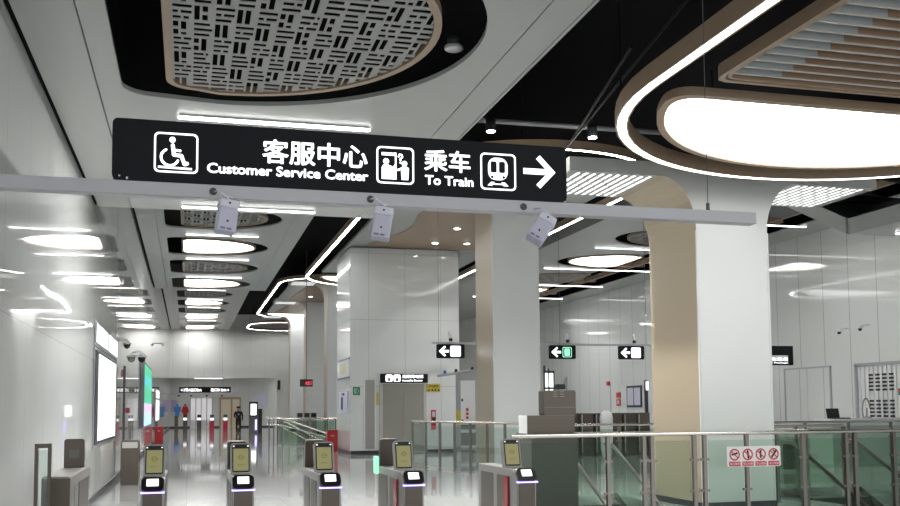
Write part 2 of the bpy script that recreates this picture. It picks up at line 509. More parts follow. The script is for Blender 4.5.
# right-hand mirror
mb = MB()
mb.box(13.39, XR, 2, 17.3, Z1, Z1 + TH)
mb.box(13.35, 13.39, 2, 17.3, Z1 - 0.02, Z1 + 0.32)
mb.prism([(17.3, Z1), (21.8, Z2 - 0.05), (21.8, Z2 + 0.3), (17.3, Z1 + 0.34)], 13.3, 13.42, 'x')
mb.prism([(17.3, Z1), (21.8, Z2 - 0.05), (21.8, Z2), (17.3, Z1 + TH)], 13.42, 17.05, 'x')
struct('ceiling_right_near', mb, 'ceil', 'near white ceiling over the right side with its sloping end')
def clipx(pts, xm):
    out = []
    n = len(pts)
    for i in range(n):
        a, b = pts[i], pts[(i + 1) % n]
        if a[0] <= xm: out.append(a)
        if (a[0] <= xm) != (b[0] <= xm):
            t = (xm - a[0]) / (b[0] - a[0]); out.append((xm, a[1] + t * (b[1] - a[1])))
    return out
mid_pr = [(yc + 0.1, w, wf, k) for yc, w, wf, k in mid_p] + [(24.9, 1.95, 1.55, 'light')]
mb = MB()
v, f = curve_mesh([[(12.48, YB), (16.95, YB), (16.95, 55), (12.48, 55)]] +
                  [clipx(flipx(bullet(-0.75, 2.76, yc, w)), 16.90) for yc, w, _, _ in mid_pr], TH)
mb.add([(p[0], p[1], p[2] + Z2 + TH / 2) for p in v], f)
mb.box(12.45, 12.48, YB, 55, Z2 - 0.015, Z2 + 0.3)
mb.box(19.15, XR, YB, 55, Z2, Z2 + TH)
struct('ceiling_right_mid', mb, 'ceil', 'middle white ceiling panels with bullet openings on the right')
mb = MB().box(12.6, XR, 55, YF, Z2 + 0.9, Z2 + 1.0)
struct('ceiling_right_far', mb, 'ceil', 'far white ceiling over the right side')

# ------------------------------------------------------------------ what sits in the openings
def inside_bullet(x, y, xa, xn, w, rc, x0=0.3):
    if x < xa or x > xn: return False
    ay = abs(y)
    wl = w * 0.955
    if x < xa + rc:
        d = xa + rc - x
        return ay <= wl - rc + math.sqrt(max(rc * rc - d * d, 0))
    if x < x0:
        t = (x - xa - rc) / max(x0 - xa - rc, 1e-6)
        return ay <= wl + (w - wl) * t
    return ay <= w * math.sqrt(max(0, 1 - ((x - x0) / (xn - x0)) ** 2))

def lattice_mb(xa, xn, w, cx_, cy_, seed):
    """basket-weave panel: solid runs between the slots, 2 cm thick, centred on y = 0"""
    rnd = random.Random(seed)
    nx, ny = int((xn - xa) / cx_) + 1, int(2 * w / cy_) + 1
    hole = [[False] * nx for _ in range(ny)]
    BX, BY = 8, 6
    for jb, by in enumerate(range(1, ny, BY)):
        for ib, bx in enumerate(range(1, nx, BX)):
            if (ib + jb) % 2 == 0 or rnd.random() < 0.12:
                for r_ in range(0, BY - 1, 2):                        # long thin slots along x
                    cut = rnd.randint(2, BX + 3)
                    for c in range(BX - 1 - (rnd.random() < 0.3)):
                        if c != cut and by + r_ < ny and bx + c < nx:
                            hole[by + r_][bx + c] = True
            else:
                for c in range(0, BX - 2, 3):                         # wide slots along y
                    cut = rnd.randint(2, BY + 2)
                    for r_ in range(BY - 1):
                        if r_ != cut:
                            for q in (0, 1):
                                if by + r_ < ny and bx + c + q < nx:
                                    hole[by + r_][bx + c + q] = True
    mb = MB()
    for j in range(ny):
        y = -w + j * cy_
        run = None
        for i in range(nx + 1):
            x = xa + i * cx_
            solid = i < nx and (not hole[j][i]) and inside_bullet(x + cx_ / 2, y + cy_ / 2, xa, xn, w, 0.3)
            if solid and run is None: run = x
            if not solid and run is not None:
                mb.box(run, x, y, y + cy_, 0, 0.006); run = None
    return mb

def offset_bullet(xa, xn, w, d):
    return bullet(xa + d, xn - d, 0, w - d, rc=max(0.3 - d, 0.08))

def pocket_fill(kind, loc, w, label, group, fine=False, flip=False):
    t = thing('ceiling_light_panel' if kind == 'light' else 'ceiling_lattice_panel', label,
              'ceiling light' if kind == 'light' else 'ceiling panel', loc, group)
    o = bullet(-0.27, 2.33, 0, w, rc=0.3); i = bullet(-0.27 + 0.075, 2.33 - 0.075, 0, w - 0.075, rc=0.23)
    fr = MB().ring(o, i, -0.02, 0.07)
    sub = []
    if kind == 'light':
        n = len(i)
        sub.append(('diffuser', MB().add([(*p, 0.05) for p in i], [tuple(range(n))]).prism(i, 0.05, 0.09, 'z'), 'panel_e'))
    else:
        sub.append(('lattice', lattice_mb(-0.2, 2.26, w - 0.07, 0.024 if fine else 0.035, 0.066 if fine else 0.085, 3 if fine else 5), 'lattice'))
    for hx in (0.1, 1.5):
        for hy in (-w * 0.5, w * 0.5):
            sub.append(('hanger_rod', MB().tube([(hx, hy, 0.03), (hx, hy, 1.2)], 0.012, 6), 'rod'))
    if flip:
        for mbx in [fr] + [s[1] for s in sub]:
            mbx.v = [(-p[0], p[1], p[2]) for p in mbx.v]
            mbx.f = [tuple(reversed(q)) for q in mbx.f]
    fr.build('frame', 'wood', t)
    for nm, mbx, mt in sub:
        mbx.build(nm, mt, t)
    return t

ORD = ['first', 'second', 'third', 'fourth', 'fifth', 'sixth']
pocket_fill('lattice', (0, 9.1, Z1 + 0.02), 2.07, 'large bullet-shaped grey lattice ceiling panel with wooden rim above the black sign', 'lattice ceiling panels', fine=True)
pocket_fill('light', (0, 14.75, Z1 + 0.02), 1.65, 'bullet-shaped glowing ceiling panel hidden behind the black hanging sign', 'glowing ceiling panels')
proto = {}
def place_pocket(kind, loc, w, label, flip=False):
    key = (kind, flip)
    g = 'glowing ceiling panels' if kind == 'light' else 'lattice ceiling panels'
    if key not in proto:
        proto[key] = pocket_fill(kind, loc, w, label, g, flip=flip)
        return proto[key]
    return dup(proto[key], loc, label)
names_mid = ['bullet-shaped grey lattice ceiling panel just below the hanging sign, behind the left sensor',
             'bullet-shaped glowing ceiling panel just beyond the left hanging sensor, the largest bright one',
             'bluish bullet-shaped lattice ceiling panel between the two brightest panels on the left',
             'bullet-shaped glowing ceiling panel at the end of the middle left ceiling']
for (yc, w, wf, k), lb in zip(mid_p, names_mid):
    place_pocket(k, (0, yc, Z2 + 0.02), 1.53, lb)
for j, (yc, w, wf, k) in enumerate(far_p):
    place_pocket(k, (0, yc, Z3 + 0.02), 1.53, '%s bullet-shaped %s ceiling panel from the step in the far ceiling' % (ORD[j // 2], 'glowing' if k == 'light' else 'lattice'))
names_r = ['round-nosed lattice ceiling panel beside the beige side of the big column',
           'round-nosed glowing ceiling panel left of the big beige column',
           'grey lattice ceiling panel beyond the glowing one, between the two big columns',
           'small glowing ceiling panel right beside the second column, farthest on the right ceiling',
           'glowing ceiling panel showing just right of the big column under its lit grille']
for (yc, w, wf, k), lb in zip(mid_pr, names_r):
    place_pocket(k, (16.93, yc, Z2 + 0.02), 1.53, lb, flip=True)
mb = MB()
for y0 in (24.5, 28.0, 33.0, 38.2, 43.4, 48.6, 53):
    mb.box(17.0, 19.1, y0, y0 + 0.22, Z2 + 0.25, Z2 + 0.45)
mb.box(17.35, 17.5, 22, 55, Z2 + 0.2, Z2 + 0.4).box(18.5, 18.62, 22, 55, Z2 + 0.2, Z2 + 0.4)
tag(mb.build('ceiling_frame', 'wood'), 'brown ladder-like frame in the black slot of the right ceiling', 'ceiling frame')

# linear lights
def strip(x0, x1, y, z, label, group='linear ceiling lights'):
    t = thing('linear_light', label, 'ceiling light', ((x0 + x1) / 2, y, z), group)
    h = (x1 - x0) / 2
    v, f = curve_mesh([rrect(-h, h, -0.044, 0.044, 0.042)], 0.02)
    MB().add([(p[0], p[1], p[2] - 0.032) for p in v], f).build('diffuser', 'strip_e', t)
    MB().box(-h + 0.02, h - 0.02, -0.042, 0.042, -0.022, 0.0).build('housing', 'ceil', t)
    return t
strip(-0.16, 2.22, 12.05, Z1 - 0.003, 'long white linear light just above the black hanging sign')
strip(-0.14, 2.19, 17.45, Z1 - 0.003, 'white linear light just under the hanging rail, behind the sensors')
for k, y in enumerate((32.93, 38.2, 43.47)):
    strip(-0.12, 2.23, y, Z2 - 0.003, '%s white linear light from the sensors on the middle left ceiling' % ORD[k])
for k in range(6):
    strip(-0.1, 2.2, 61.8 + 5.3 * k, Z3 - 0.003, '%s white linear light from the step in the far left ceiling' % ORD[k])
for k, y in enumerate((32.5, 37.8, 43.1, 48.3)):
    strip(14.3, 19.3, y, Z2 - 0.003, '%s white linear light counted from the big beige column on the right ceiling' % ORD[k])
strip(14.45, 19.4, 27.2, Z2 - 0.003, 'white linear light right of the big column just below its lit grille')
strip(14.2, 17.2, 16.9, Z1 - 0.003, 'white linear light at the right edge under the sloping ceiling')

# ------------------------------------------------------------------ oval LED rings with islands
def stadium(cx, ya, yb, r_, n=28):
    pts = []
    for k in range(n + 1):
        t = R(180 * k / n); pts.append((cx + r_ * math.cos(t), yb + r_ * math.sin(t)))
    for k in range(n + 1):
        t = R(180 + 180 * k / n); pts.append((cx + r_ * math.cos(t), ya + r_ * math.sin(t)))
    return pts

def led_ring(cx, ya, yb, r_, z, label, em='ring2_e'):
    t = thing('oval_ring_light', label, 'ceiling light', (cx, (ya + yb) / 2, z), 'oval ring lights')
    L = t.location
    A = lambda q: stadium(cx, ya, yb, q)
    MB().ring(A(r_ + 0.078), A(r_ + 0.055), z, z + 0.2).ring(A(r_ - 0.055), A(r_ - 0.078), z, z + 0.2).ring(A(r_ + 0.055), A(r_ - 0.055), z + 0.14, z + 0.16).build('channel', 'wood', t, loc=L)
    MB().ring(A(r_ + 0.054), A(r_ - 0.054), z + 0.004, z + 0.03).build('diffuser', em, t, loc=L)
    for px, py in A(r_)[::8]:
        MB().tube([(px, py, z + 0.161), (px, py, z + 1.6)], 0.012, 6).build('hanger_rod', 'rod', t, loc=L)
    return t
led_ring(8.40, 3.4, 9.34, 3.58, 5.08, 'large brown oval ring with glowing white underside at upper right', 'ring_e')
led_ring(8.2, 23.2, 41.5, 3.3, 7.35, 'long oval ring of white light around the brown ceiling beyond the sign')
led_ring(8.3, 57.2, 75.3, 3.2, 9.0, 'oval ring of white light over the far columns')
led_ring(8.3, 86.0, 88.5, 3.2, 9.0, 'farthest oval ring of white light near the far wall')

def dshape(cx, cy, r_, yk, rc=0.35, n=30):
    """circle segment above the chord y = yk with rounded corners"""
    a0 = math.asin((yk - cy) / r_)
    pts = []
    da = rc / r_ * 1.1
    for k in range(n + 1):
        t = a0 + da + (math.pi - 2 * (a0 + da)) * k / n
        pts.append((cx + r_ * math.cos(t), cy + r_ * math.sin(t)))
    xl = cx - math.sqrt(r_ * r_ - (yk - cy) ** 2)
    xr = 2 * cx - xl
    p_end = pts[-1]; p_st = pts[0]
    for k in range(1, 6):
        s = k / 6
        q = ((1 - s) ** 2 * p_end[0] + 2 * s * (1 - s) * xl + s * s * (xl + rc), (1 - s) ** 2 * p_end[1] + 2 * s * (1 - s) * yk + s * s * yk)
        pts.append(q)
    pts.append((xl + rc, yk)); pts.append((xr - rc, yk))
    for k in range(1, 6):
        s = k / 6
        q = ((1 - s) ** 2 * (xr - rc) + 2 * s * (1 - s) * xr + s * s * p_st[0], (1 - s) ** 2 * yk + 2 * s * (1 - s) * yk + s * s * p_st[1])
        pts.append(q)
    return pts

def light_box(cx, cy, z, ro, yk, label):
    t = thing('light_box', label, 'ceiling light', (cx, cy + ro / 2, z), 'half-moon light boxes')
    L = t.location
    o, i = dshape(cx, cy, ro, yk), dshape(cx, cy, ro - 0.09, yk + 0.10)
    MB().ring(o, i, z, z + 0.09).prism(o, z + 0.09, z + 0.10, 'z').build('frame', 'wood', t, loc=L)
    MB().prism(i, z + 0.025, z + 0.06, 'z').build('diffuser', 'box_e', t, loc=L)
    return t
light_box(8.34, 9.18, 5.1, 3.17, 9.6, 'big half-moon light box in wooden frame at upper right')
light_box(8.2, 41.5, 7.38, 2.75, 41.7, 'half-moon light box mostly behind the white lift block')
light_box(8.3, 75.3, 9.02, 2.6, 75.5, 'far half-moon light box above the far columns')

# slatted panel
t = thing('slatted_panel', 'slatted grey and brown ceiling panel at the upper right corner', 'ceiling panel', (8.38, 6.5, 5.12))
L = t.location
def halfrect(d):
    x0, x1, y1 = 5.42 + d, 11.34 - d, 9.14 - d
    return [(x0 + 0.15, y1), (x0 + 0.05, y1 - 0.04), (x0, y1 - 0.15), (x0, 4.0 + d), (x1, 4.0 + d), (x1, y1 - 0.15), (x1 - 0.05, y1 - 0.04), (x1 - 0.15, y1)]
MB().ring(halfrect(0), halfrect(0.05), 5.10, 5.24).ring(halfrect(0.07), halfrect(0.10), 5.11, 5.20).build('frame', 'wood', t, loc=L)
y = 8.92
while y > 4.3:
    mb = MB()
    mb.box(5.55, 6.13, y, y + 0.022, 5.135, 5.26, 0)
    mb.box(6.13, 11.22, y, y + 0.022, 5.135, 5.26, 1)
    mb.box(5.55, 11.22, y - 0.006, y + 0.028, 5.125, 5.135, 2)  # paler underside: the lit slat bottoms are put into the colour
    mb.build('slat', ['slatgrey', 'wooddark', 'slatlit'], t, loc=L)
    y -= 0.205
MB().prism(halfrect(0.06), 5.262, 5.28, 'z').build('backing', 'rod', t, loc=L)

# ceiling island inside the second ring
mb = MB()
ol = stadium(8.2, 26.0, 37.5, 2.75)
isl = [p for p in ol if p[1] < 41.0] 
isl = [(5.46, 24.0)] + [(5.46, 41.2), (10.94, 41.2), (10.94, 24.0), (10.2, 22.6), (9.2, 22.0), (7.2, 22.0), (6.2, 22.6)]
mb.prism(isl, 7.46, 7.56, 'z')
t = thing('ceiling_island', 'white and brown ceiling island in front of the white lift block', 'ceiling panel', (8.2, 32, 7.46))
mb.build('white_panel', 'ceil', t, loc=t.location)
br = [(10.9, 26.0), (10.9, 34.15), (6.1, 34.15), (6.15, 33.6), (6.4, 32.7), (6.62, 31.9), (6.85, 30.9), (6.9, 29.9), (6.78, 29.1), (6.66, 28.3), (6.7, 27.4), (6.9, 26.6), (7.3, 26.0)]
MB().prism(br, 7.43, 7.458, 'z').build('brown_panel', 'wood', t, loc=t.location)
isl3 = [(5.8, 56.6), (5.8, 75.0), (10.8, 75.0), (10.8, 56.6), (9.6, 55.5), (7.0, 55.5)]
t = thing('ceiling_island', 'grey and brown ceiling island over the far columns', 'ceiling panel', (8.3, 66, 9.06))
MB().prism(isl3, 9.06, 9.16, 'z').build('white_panel', 'ceil', t, loc=t.location)
MB().prism([(6.9, 58.5), (10.7, 58.5), (10.7, 74.8), (6.3, 74.8), (6.9, 70.0), (6.5, 65.0)], 9.02, 9.058, 'z').build('brown_panel', 'wood', t, loc=t.location)

def lamp(t, watts, cone=2.4, z=-0.03):
    ld = bpy.data.lights.new('lamp', 'SPOT')
    ld.energy = watts; ld.spot_size = cone; ld.spot_blend = 0.6; ld.shadow_soft_size = 0.08
    ld.color = (1.0, 0.98, 0.94)
    o = bpy.data.objects.new('lamp', ld); COL.objects.link(o); o.parent = t; o.location = (0, 0, z)
    return o

def downlight(x, y, z, label, lit=True):
    t = thing('downlight', label, 'downlight', (x, y, z), 'recessed downlights')
    MB().lathe([(0.14, 0.0), (0.14, 0.03), (0.11, 0.03)]).build('rim', 'whitep', t)
    MB().lathe([(0.095, -0.012), (0.095, 0.0)]).build('lens', 'spot_e' if lit else 'whitep', t)
    if lit: lamp(t, 110, 1.5)
    return t
downlight(8.32, 32.7, 7.40, 'lit downlight in the brown ceiling just above the white lift block')
downlight(8.34, 29.9, 7.40, 'lit downlight in the brown ceiling, nearer of the two by the second column')
downlight(9.45, 32.6, 7.40, 'dim downlight in the brown ceiling right beside the second column')
downlight(7.7, 63.5, 8.99, 'lit downlight in the far brown ceiling above the far columns')

# spots, pipes and rods in the black ceiling
def spot(x, y, z, label):
    t = thing('ceiling_spotlight', label, 'spotlight', (x, y, z), 'cylindrical spotlights')
    MB().lathe([(0.085, 0.0), (0.085, 0.2), (0.07, 0.22)]).build('housing', 'rod', t)
    MB().lathe([(0.072, -0.012), (0.072, 0.0)]).build('lens', 'spot_e', t)
    MB().tube([(0, 0, 0.2), (0, 0, 0.48)], 0.014, 6).build('stem', 'rod', t)
    lamp(t, 900, 2.7)
    return t
spot(4.92, 15.45, 6.3, 'small lit spotlight under the grey pipe, left one above the sign')
spot(6.76, 15.4, 6.3, 'small lit spotlight under the grey pipe beside the oval ring')
tag(MB().tube([(3.55, 16.5, 6.8), (12.5, 16.35, 6.8)], 0.05, 10).build('ceiling_pipe', 'pipe'), 'long grey pipe crossing the black ceiling above the sign', 'pipe')
tag(MB().tube([(6.22, 16.0, 5.912), (4.94, 9.0, 5.76), (4.57, 7.0, 5.72)], 0.02, 8).build('hanger_rod', 'rod'), 'black rod running from the right end of the sign up past the oval ring', 'rod')
tag(MB().tube([(6.54, 16.0, 6.29), (4.90, 10.0, 5.75)], 0.02, 8).build('hanger_rod', 'rod'), 'shorter black rod beside the small spotlight near the oval ring', 'rod')
mb = MB()
mb.box(13.9, 14.4, 18.5, 21.0, 6.3, 6.7).box(14.9, 15.0, 16, 20, 6.0, 6.1).tube([(12.4, 19, 6.4), (18, 20, 6.6)], 0.1, 8).tube([(12.6, 18.0, 6.9), (18, 18.6, 6.5)], 0.06, 8)
tag(mb.build('ventilation_duct', 'pipe'), 'dark ducts in the black ceiling at the right edge', 'duct')
t = thing('smoke_detector', 'white round ceiling detector in the black gap beside the large lattice', 'detector', (2.87, 9.95, 5.53))
t.location = (2.66, 9.6, 5.36)
MB().lathe([(0.085, 0.0), (0.1, 0.012), (0.1, 0.04), (0.07, 0.05)]).build('disc', 'whitep', t)
MB().lathe([(0.07, 0.05), (0.07, 0.13)]).build('base', 'pipe', t)

# ------------------------------------------------------------------ columns: T-shaped portals
def column(y0, zs, label, zt=None):
    x0, x1 = 7.82, 9.10
    d = 1.64
    t = thing('column', label, 'column', (CX, y0 + d / 2, 0), 'white and beige columns')
    L = t.location
    fl = 8
    prof = [(x0, 0.0), (x0, zs - 0.85)]
    for k in range(1, fl + 1):
        a = R(90 * k / fl); prof.append((x0 - 0.62 * (1 - math.cos(a)), zs - 0.85 + 0.85 * math.sin(a)))
    prof += [(5.67, zs), (5.67, zs + 0.22), (11.25, zs + 0.22), (11.25, zs)]
    rp = []
    for k in range(1, fl + 1):
        a = R(90 * k / fl); rp.append((x1 + 0.62 * (1 - math.cos(a)), zs - 0.85 + 0.85 * math.sin(a)))
    prof += rp[::-1] + [(x1, zs - 0.85), (x1, 0.0)]
    n = len(prof)
    v, f = curve_mesh([prof], 0.001)
    # front and back faces are white, the sides and flares beige, the arm soffits grey
    mb = MB()
    mb.add([(p[0], y0 + p[2], p[1]) for p in v], f, 0)
    mb.add([(p[0], y0 + d + p[2], p[1]) for p in v], f, 0)
    vs = [(p[0], y0, p[1]) for p in prof] + [(p[0], y0 + d, p[1]) for p in prof]
    for i in range(n):
        j = (i + 1) % n
        a, b = prof[i], prof[j]
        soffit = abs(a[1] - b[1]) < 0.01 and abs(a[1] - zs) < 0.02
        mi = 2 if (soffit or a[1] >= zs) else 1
        mb.add([vs[i], vs[j], vs[n + j], vs[n + i]], [(0, 1, 2, 3)], mi, False)
    mb.build('portal', ['colwhite', 'beige', 'ceil'], t, loc=L)
    # rounded white edge beads at the shaft corners
    mb = MB()
    for yy in (y0 + 0.0, ):
        mb.tube([(x0, yy + 0.005, 0), (x0, yy + 0.005, zs - 0.85)] , 0.022, 8)
        mb.tube([(x1, yy + 0.005, 0), (x1, yy + 0.005, zs - 0.85)], 0.022, 8)
    mb.build('edge_bead', 'colwhite', t, loc=L)
    for xa, xb in ((5.8, 7.15), (9.75, 11.1)):
        mb = MB()
        nx = 10
        for i in range(nx):
            x = xa + (i + 0.5) * (xb - xa) / nx
            yy = y0 + 0.12 - (0.18 if i % 2 else 0)
            while yy < y0 + d - 0.1:
                a, b = max(yy, y0 + 0.1), min(yy + 0.31, y0 + d - 0.08)
                if b - a > 0.05: mb.box(x - 0.026, x + 0.026, a, b, zs - 0.006, zs + 0.004)
                yy += 0.37
        mb.build('light_slots', 'slot_e', t, loc=L)
    MB().box(x0 - 0.02, x1 + 0.02, y0 - 0.02, y0 + d + 0.02, 0, 0.1).build('plinth', 'darkframe', t, loc=L)
    return t
column(13.8, 5.27, 'big white and beige column with flared top at right of centre')
column(24.5, 7.72, 'second white and beige column, between the lift block and the hanging exit sign')
column(56.2, 9.0, 'white column just left of the lift block behind the glass fence')
column(66.8, 9.0, 'far white column beside the red hanging display')
column(77.4, 9.0, 'farthest white column at the right end of the far wall')

# ------------------------------------------------------------------ hanging sign on its rail
YS = 6.24
t = thing('sensor_rail', 'long lilac grey hanging rail crossing the picture under the sign', 'rail', (1.2, 6.3, 2.94))
L = t.location
mb = MB().box(XL, 4.04, 6.25, 6.35, 2.945, 3.03)
mb.build('rail_bar', 'rail', t, bevel=0.004, loc=L)
mb = MB()
for hx in (0.14, 1.15, 2.22):
    v, f = curve_mesh([circ(hx, 2.985, 0.024)], 0.004)
    mb.add([(p[0], 6.247 + p[2], p[1]) for p in v], f)
mb.build('cable_hole', 'black', t, loc=L)
for wx in (3.67,):
    mb = MB().tube([(wx, 6.3, 3.02), (wx, 6.3, 3.09)], 0.014, 8).tube([(wx, 6.3, 3.05), (wx + 0.01, 6.3, 10.6)], 0.003, 6)
    mb.lathe([(0.02, 0), (0.02, 0.012)], (wx, 6.3, 3.03))
    mb.build('hanger_wire', 'pipe', t, loc=L)

t = thing('hanging_sign', 'large black wayfinding sign for customer service and trains hanging across the aisle', 'sign', (1.03, 6.3, 3.03))
L = t.location
shp = [rrect(-0.47, 2.54, 3.032, 3.42, 0.035)]
v, f = curve_mesh(shp, 0.10)
MB().add([(p[0], 6.295 + p[2], p[1]) for p in v], f).build('panel', 'sign', t, loc=L)
yt = 6.242
mb = MB(); text_to(mb, '客服中心', 0.445, 1.13, 3.185, 3.345, yt, 0.020); mb.build('chinese_lettering', 'sign_e', t, loc=L)
mb = MB(); text_to(mb, 'Customer Service Center', 0.10, 1.135, 3.102, 3.168, yt, 0.028); mb.build('english_lettering', 'sign_e', t, loc=L)
mb = MB(); text_to(mb, '乘车', 1.515, 1.84, 3.195, 3.345, yt, 0.020); mb.build('chinese_lettering', 'sign_e', t, loc=L)
mb = MB(); text_to(mb, 'To Train', 1.52, 1.86, 3.102, 3.168, yt, 0.028); mb.build('english_lettering', 'sign_e', t, loc=L)
# wheelchair pictogram
def frame_loops(x0, x1, z0, z1, r_=0.03, w=0.011):
    return [rrect(x0, x1, z0, z1, r_), rrect(x0 + w, x1 - w, z0 + w, z1 - w, r_ - w * 0.6)]
def picto(name, loops_list):
    mb = MB()
    for lp in loops_list:
        shape_to(mb, lp, yt, 0.003)
    mb.build(name, 'sign_e', t, loc=L)
def stroke(pts, w):
    """thick polyline as a list of quads + round joints"""
    out = []
    for a, b in zip(pts[:-1], pts[1:]):
        dx, dz = b[0] - a[0], b[1] - a[1]; l = math.hypot(dx, dz); nx, nz = -dz / l * w / 2, dx / l * w / 2
        out.append([[(a[0] + nx, a[1] + nz), (a[0] - nx, a[1] - nz), (b[0] - nx, b[1] - nz), (b[0] + nx, b[1] + nz)]])
    for p in pts:
        out.append([circ(p[0], p[1], w / 2, 12)])
    return out
ax, az = -0.222, 3.09
S_ = 0.25 / 100
def q(x, z): return (ax + x * S_, az + z * S_)
arc = [q(38 + 21 * math.cos(R(a)), 39 + 21 * math.sin(R(a))) for a in range(115, 345, 14)]
picto('wheelchair_pictogram', [frame_loops(-0.222, 0.045, 3.09, 3.345)] + [[circ(*q(44, 84), 7.5 * S_)]] +
      stroke([q(45, 70), q(48, 46), q(66, 44), q(74, 23), q(80, 25)], 9 * S_) + stroke([q(47, 58), q(63, 57)], 6 * S_) +
      stroke(arc, 5.5 * S_) + [[[q(10, 11), q(92, 9), q(92, 14), q(10, 16)]]])
# service desk pictogram
ax = 1.19
sd = [frame_loops(1.19, 1.445, 3.095, 3.345)]
sd += [[[q(14, 78), q(52, 78), q(52, 86), q(14, 86)]], [[q(50, 14), q(54, 14), q(54, 86), q(50, 86)]],
       [circ(*q(26, 62), 8 * S_)], [[q(14, 14), q(50, 14), q(50, 42), q(38, 50), q(30, 54), q(20, 54), q(14, 46)]],
       [circ(*q(76, 58), 7.5 * S_)], [[q(68, 14), q(86, 14), q(88, 46), q(82, 50), q(70, 50), q(66, 44)]]]
sd += stroke([q(38, 48), q(44, 44), q(50, 52)], 4 * S_) + stroke([q(70, 46), q(58, 40)], 5 * S_)
sd += stroke([q(60, 76), q(62, 82), q(68, 82), q(70, 76), q(65, 70), q(65, 66)], 4 * S_) + [[circ(*q(65, 60), 2.6 * S_)]]
picto('service_desk_pictogram', sd)
# train pictogram
ax = 1.91
body = rrect(*[1.91 + 22 * S_, 1.91 + 78 * S_], 3.095 + 26 * S_, 3.095 + 88 * S_, 22 * S_)
win = lambda a, b: rrect(1.91 + a * S_, 1.91 + b * S_, 3.095 + 46 * S_, 3.095 + 78 * S_, 5 * S_)
az = 3.09
tr = [frame_loops(1.91, 2.165, 3.09, 3.345), [body, win(29, 47), win(53, 71), circ(*q(33, 36), 4.6 * S_, 14), circ(*q(67, 36), 4.6 * S_, 14)],
      [[q(30, 22), q(40, 22), q(34, 12), q(20, 12)]], [[q(60, 22), q(70, 22), q(80, 12), q(66, 12)]], [[q(28, 15), q(72, 15), q(72, 18), q(28, 18)]]]
picto('train_pictogram', tr)
ar = [[(2.22, 3.215), (2.22, 3.255), (2.385, 3.255), (2.315, 3.325), (2.342, 3.350), (2.455, 3.235), (2.342, 3.118), (2.315, 3.143), (2.385, 3.215)]]
picto('arrow', [ar])
mb = MB()
for bx in (-0.39, 2.46):
    mb.lathe([(0.007, 0), (0.007, 0.004)], (0, 0, 0))
    mb.xf(Matrix.Identity(4))
mb = MB().box(-0.386, -0.374, 6.235, 6.246, 3.036, 3.048).box(-0.43, -0.42, 6.235, 6.246, 3.05, 3.058)
mb.build('screw', 'whitep', t, loc=L)

def sensor(loc, tilt, yawz, rolly, label):
    t = thing('rail_sensor', label, 'sensor camera', loc, 'sensor cameras on the rail')
    rot = Matrix.Rotation(rolly, 3, 'Y') @ Matrix.Rotation(yawz, 3, 'Z') @ Matrix.Rotation(tilt, 3, 'X')
    def rb(x0, x1, y0, y1, z0, z1, b=None):
        return b.box(x0, x1, y0, y1, z0, z1, 0, rot, (0, 0, 0)) if b else MB().box(x0, x1, y0, y1, z0, z1, 0, rot, (0, 0, 0))
    rb(-0.061, 0.061, -0.05, 0.05, -0.215, -0.055).build('housing', 'camgrey', t, bevel=0.012)
    rb(-0.063, 0.063, -0.055, 0.055, -0.06, 0.0).build('cap', 'camwhite', t, bevel=0.016)
    mb = MB(); rb(-0.006, 0.006, -0.058, -0.05, -0.036, -0.024, mb); rb(-0.006, 0.006, -0.053, -0.048, -0.155, -0.143, mb)
    mb.build('screw_hole', 'black', t)
    mb = MB(); rb(-0.04, -0.008, -0.0515, -0.048, -0.205, -0.192, mb); rb(0.0, 0.03, -0.0515, -0.048, -0.205, -0.192, mb)
    mb.build('label_plate', 'label', t)
    mb = MB().tube([(0, 0.01, -0.01), (0, 0.035, 0.012), (0, 0.05, 0.03)], 0.014, 8).lathe([(0.03, 0.03), (0.03, 0.038)], (0, 0.05, 0))
    mb.build('mount', 'camwhite', t)
    cb = [(-0.085, 0.046, 0.068), (-0.07, -0.04, 0.06), (-0.03, -0.045, 0.03), (0.0, -0.03, 0.01), (0.01, -0.01, -0.005)]
    MB().tube(cb, 0.006, 6).build('cable', 'camwhite', t)
    return t
sensor((0.235, 6.2, 2.915), R(-10), R(8), R(8), 'white box sensor hanging from the rail below the word Customer')
sensor((1.235, 6.2, 2.915), R(-8), R(-12), R(9), 'white box sensor hanging from the rail below the service desk pictogram')
b3 = sensor((2.385, 6.2, 2.905), R(-10), R(-18), R(34), 'white box sensor tilted on the rail below the train pictogram')

# ------------------------------------------------------------------ lift block
t = thing('lift_block', 'tall white panelled block housing the lift', 'lift', (7.55, 35.7, 0))
L = t.location
X0, X1, Y0, Y1, ZT = 5.55, 9.58, 34.2, 37.35, 7.40
MB().box(X0, X1, Y0, Y1, 0.14, ZT).build('shaft', 'core', t, loc=L)
MB().box(X0 + 0.04, X1 - 0.04, Y0 + 0.04, Y1 - 0.04, 0, 0.14).build('plinth', 'darkframe', t, loc=L)
fr = MB().box(6.60, 6.72, Y0 - 0.06, Y0, 0.0, 2.62).box(8.22, 8.32, Y0 - 0.06, Y0, 0.0, 2.62).box(6.72, 8.22, Y0 - 0.06, Y0, 2.5, 2.62)
fr.build('door_frame', 'steel', t, loc=L)
for a, b in ((6.72, 7.465), (7.475, 8.22)):
    MB().box(a, b, Y0 - 0.03, Y0 - 0.005, 0.02, 2.5).build('door', 'elev', t, loc=L)
w_ = MB().box(6.09, 6.43, Y0 - 0.02, Y0, 0.2, 2.64).build('window_slit', 'slit', t, loc=L)
MB().box(6.03, 6.09, Y0 - 0.03, Y0, 0.18, 2.68).box(6.43, 6.47, Y0 - 0.03, Y0, 0.18, 2.68).build('window_trim', 'whitep', t, loc=L)
MB().box(6.5, 6.57, Y0 - 0.03, Y0, 1.75, 2.2).build('yellow_notice', 'yellow', t, loc=L)

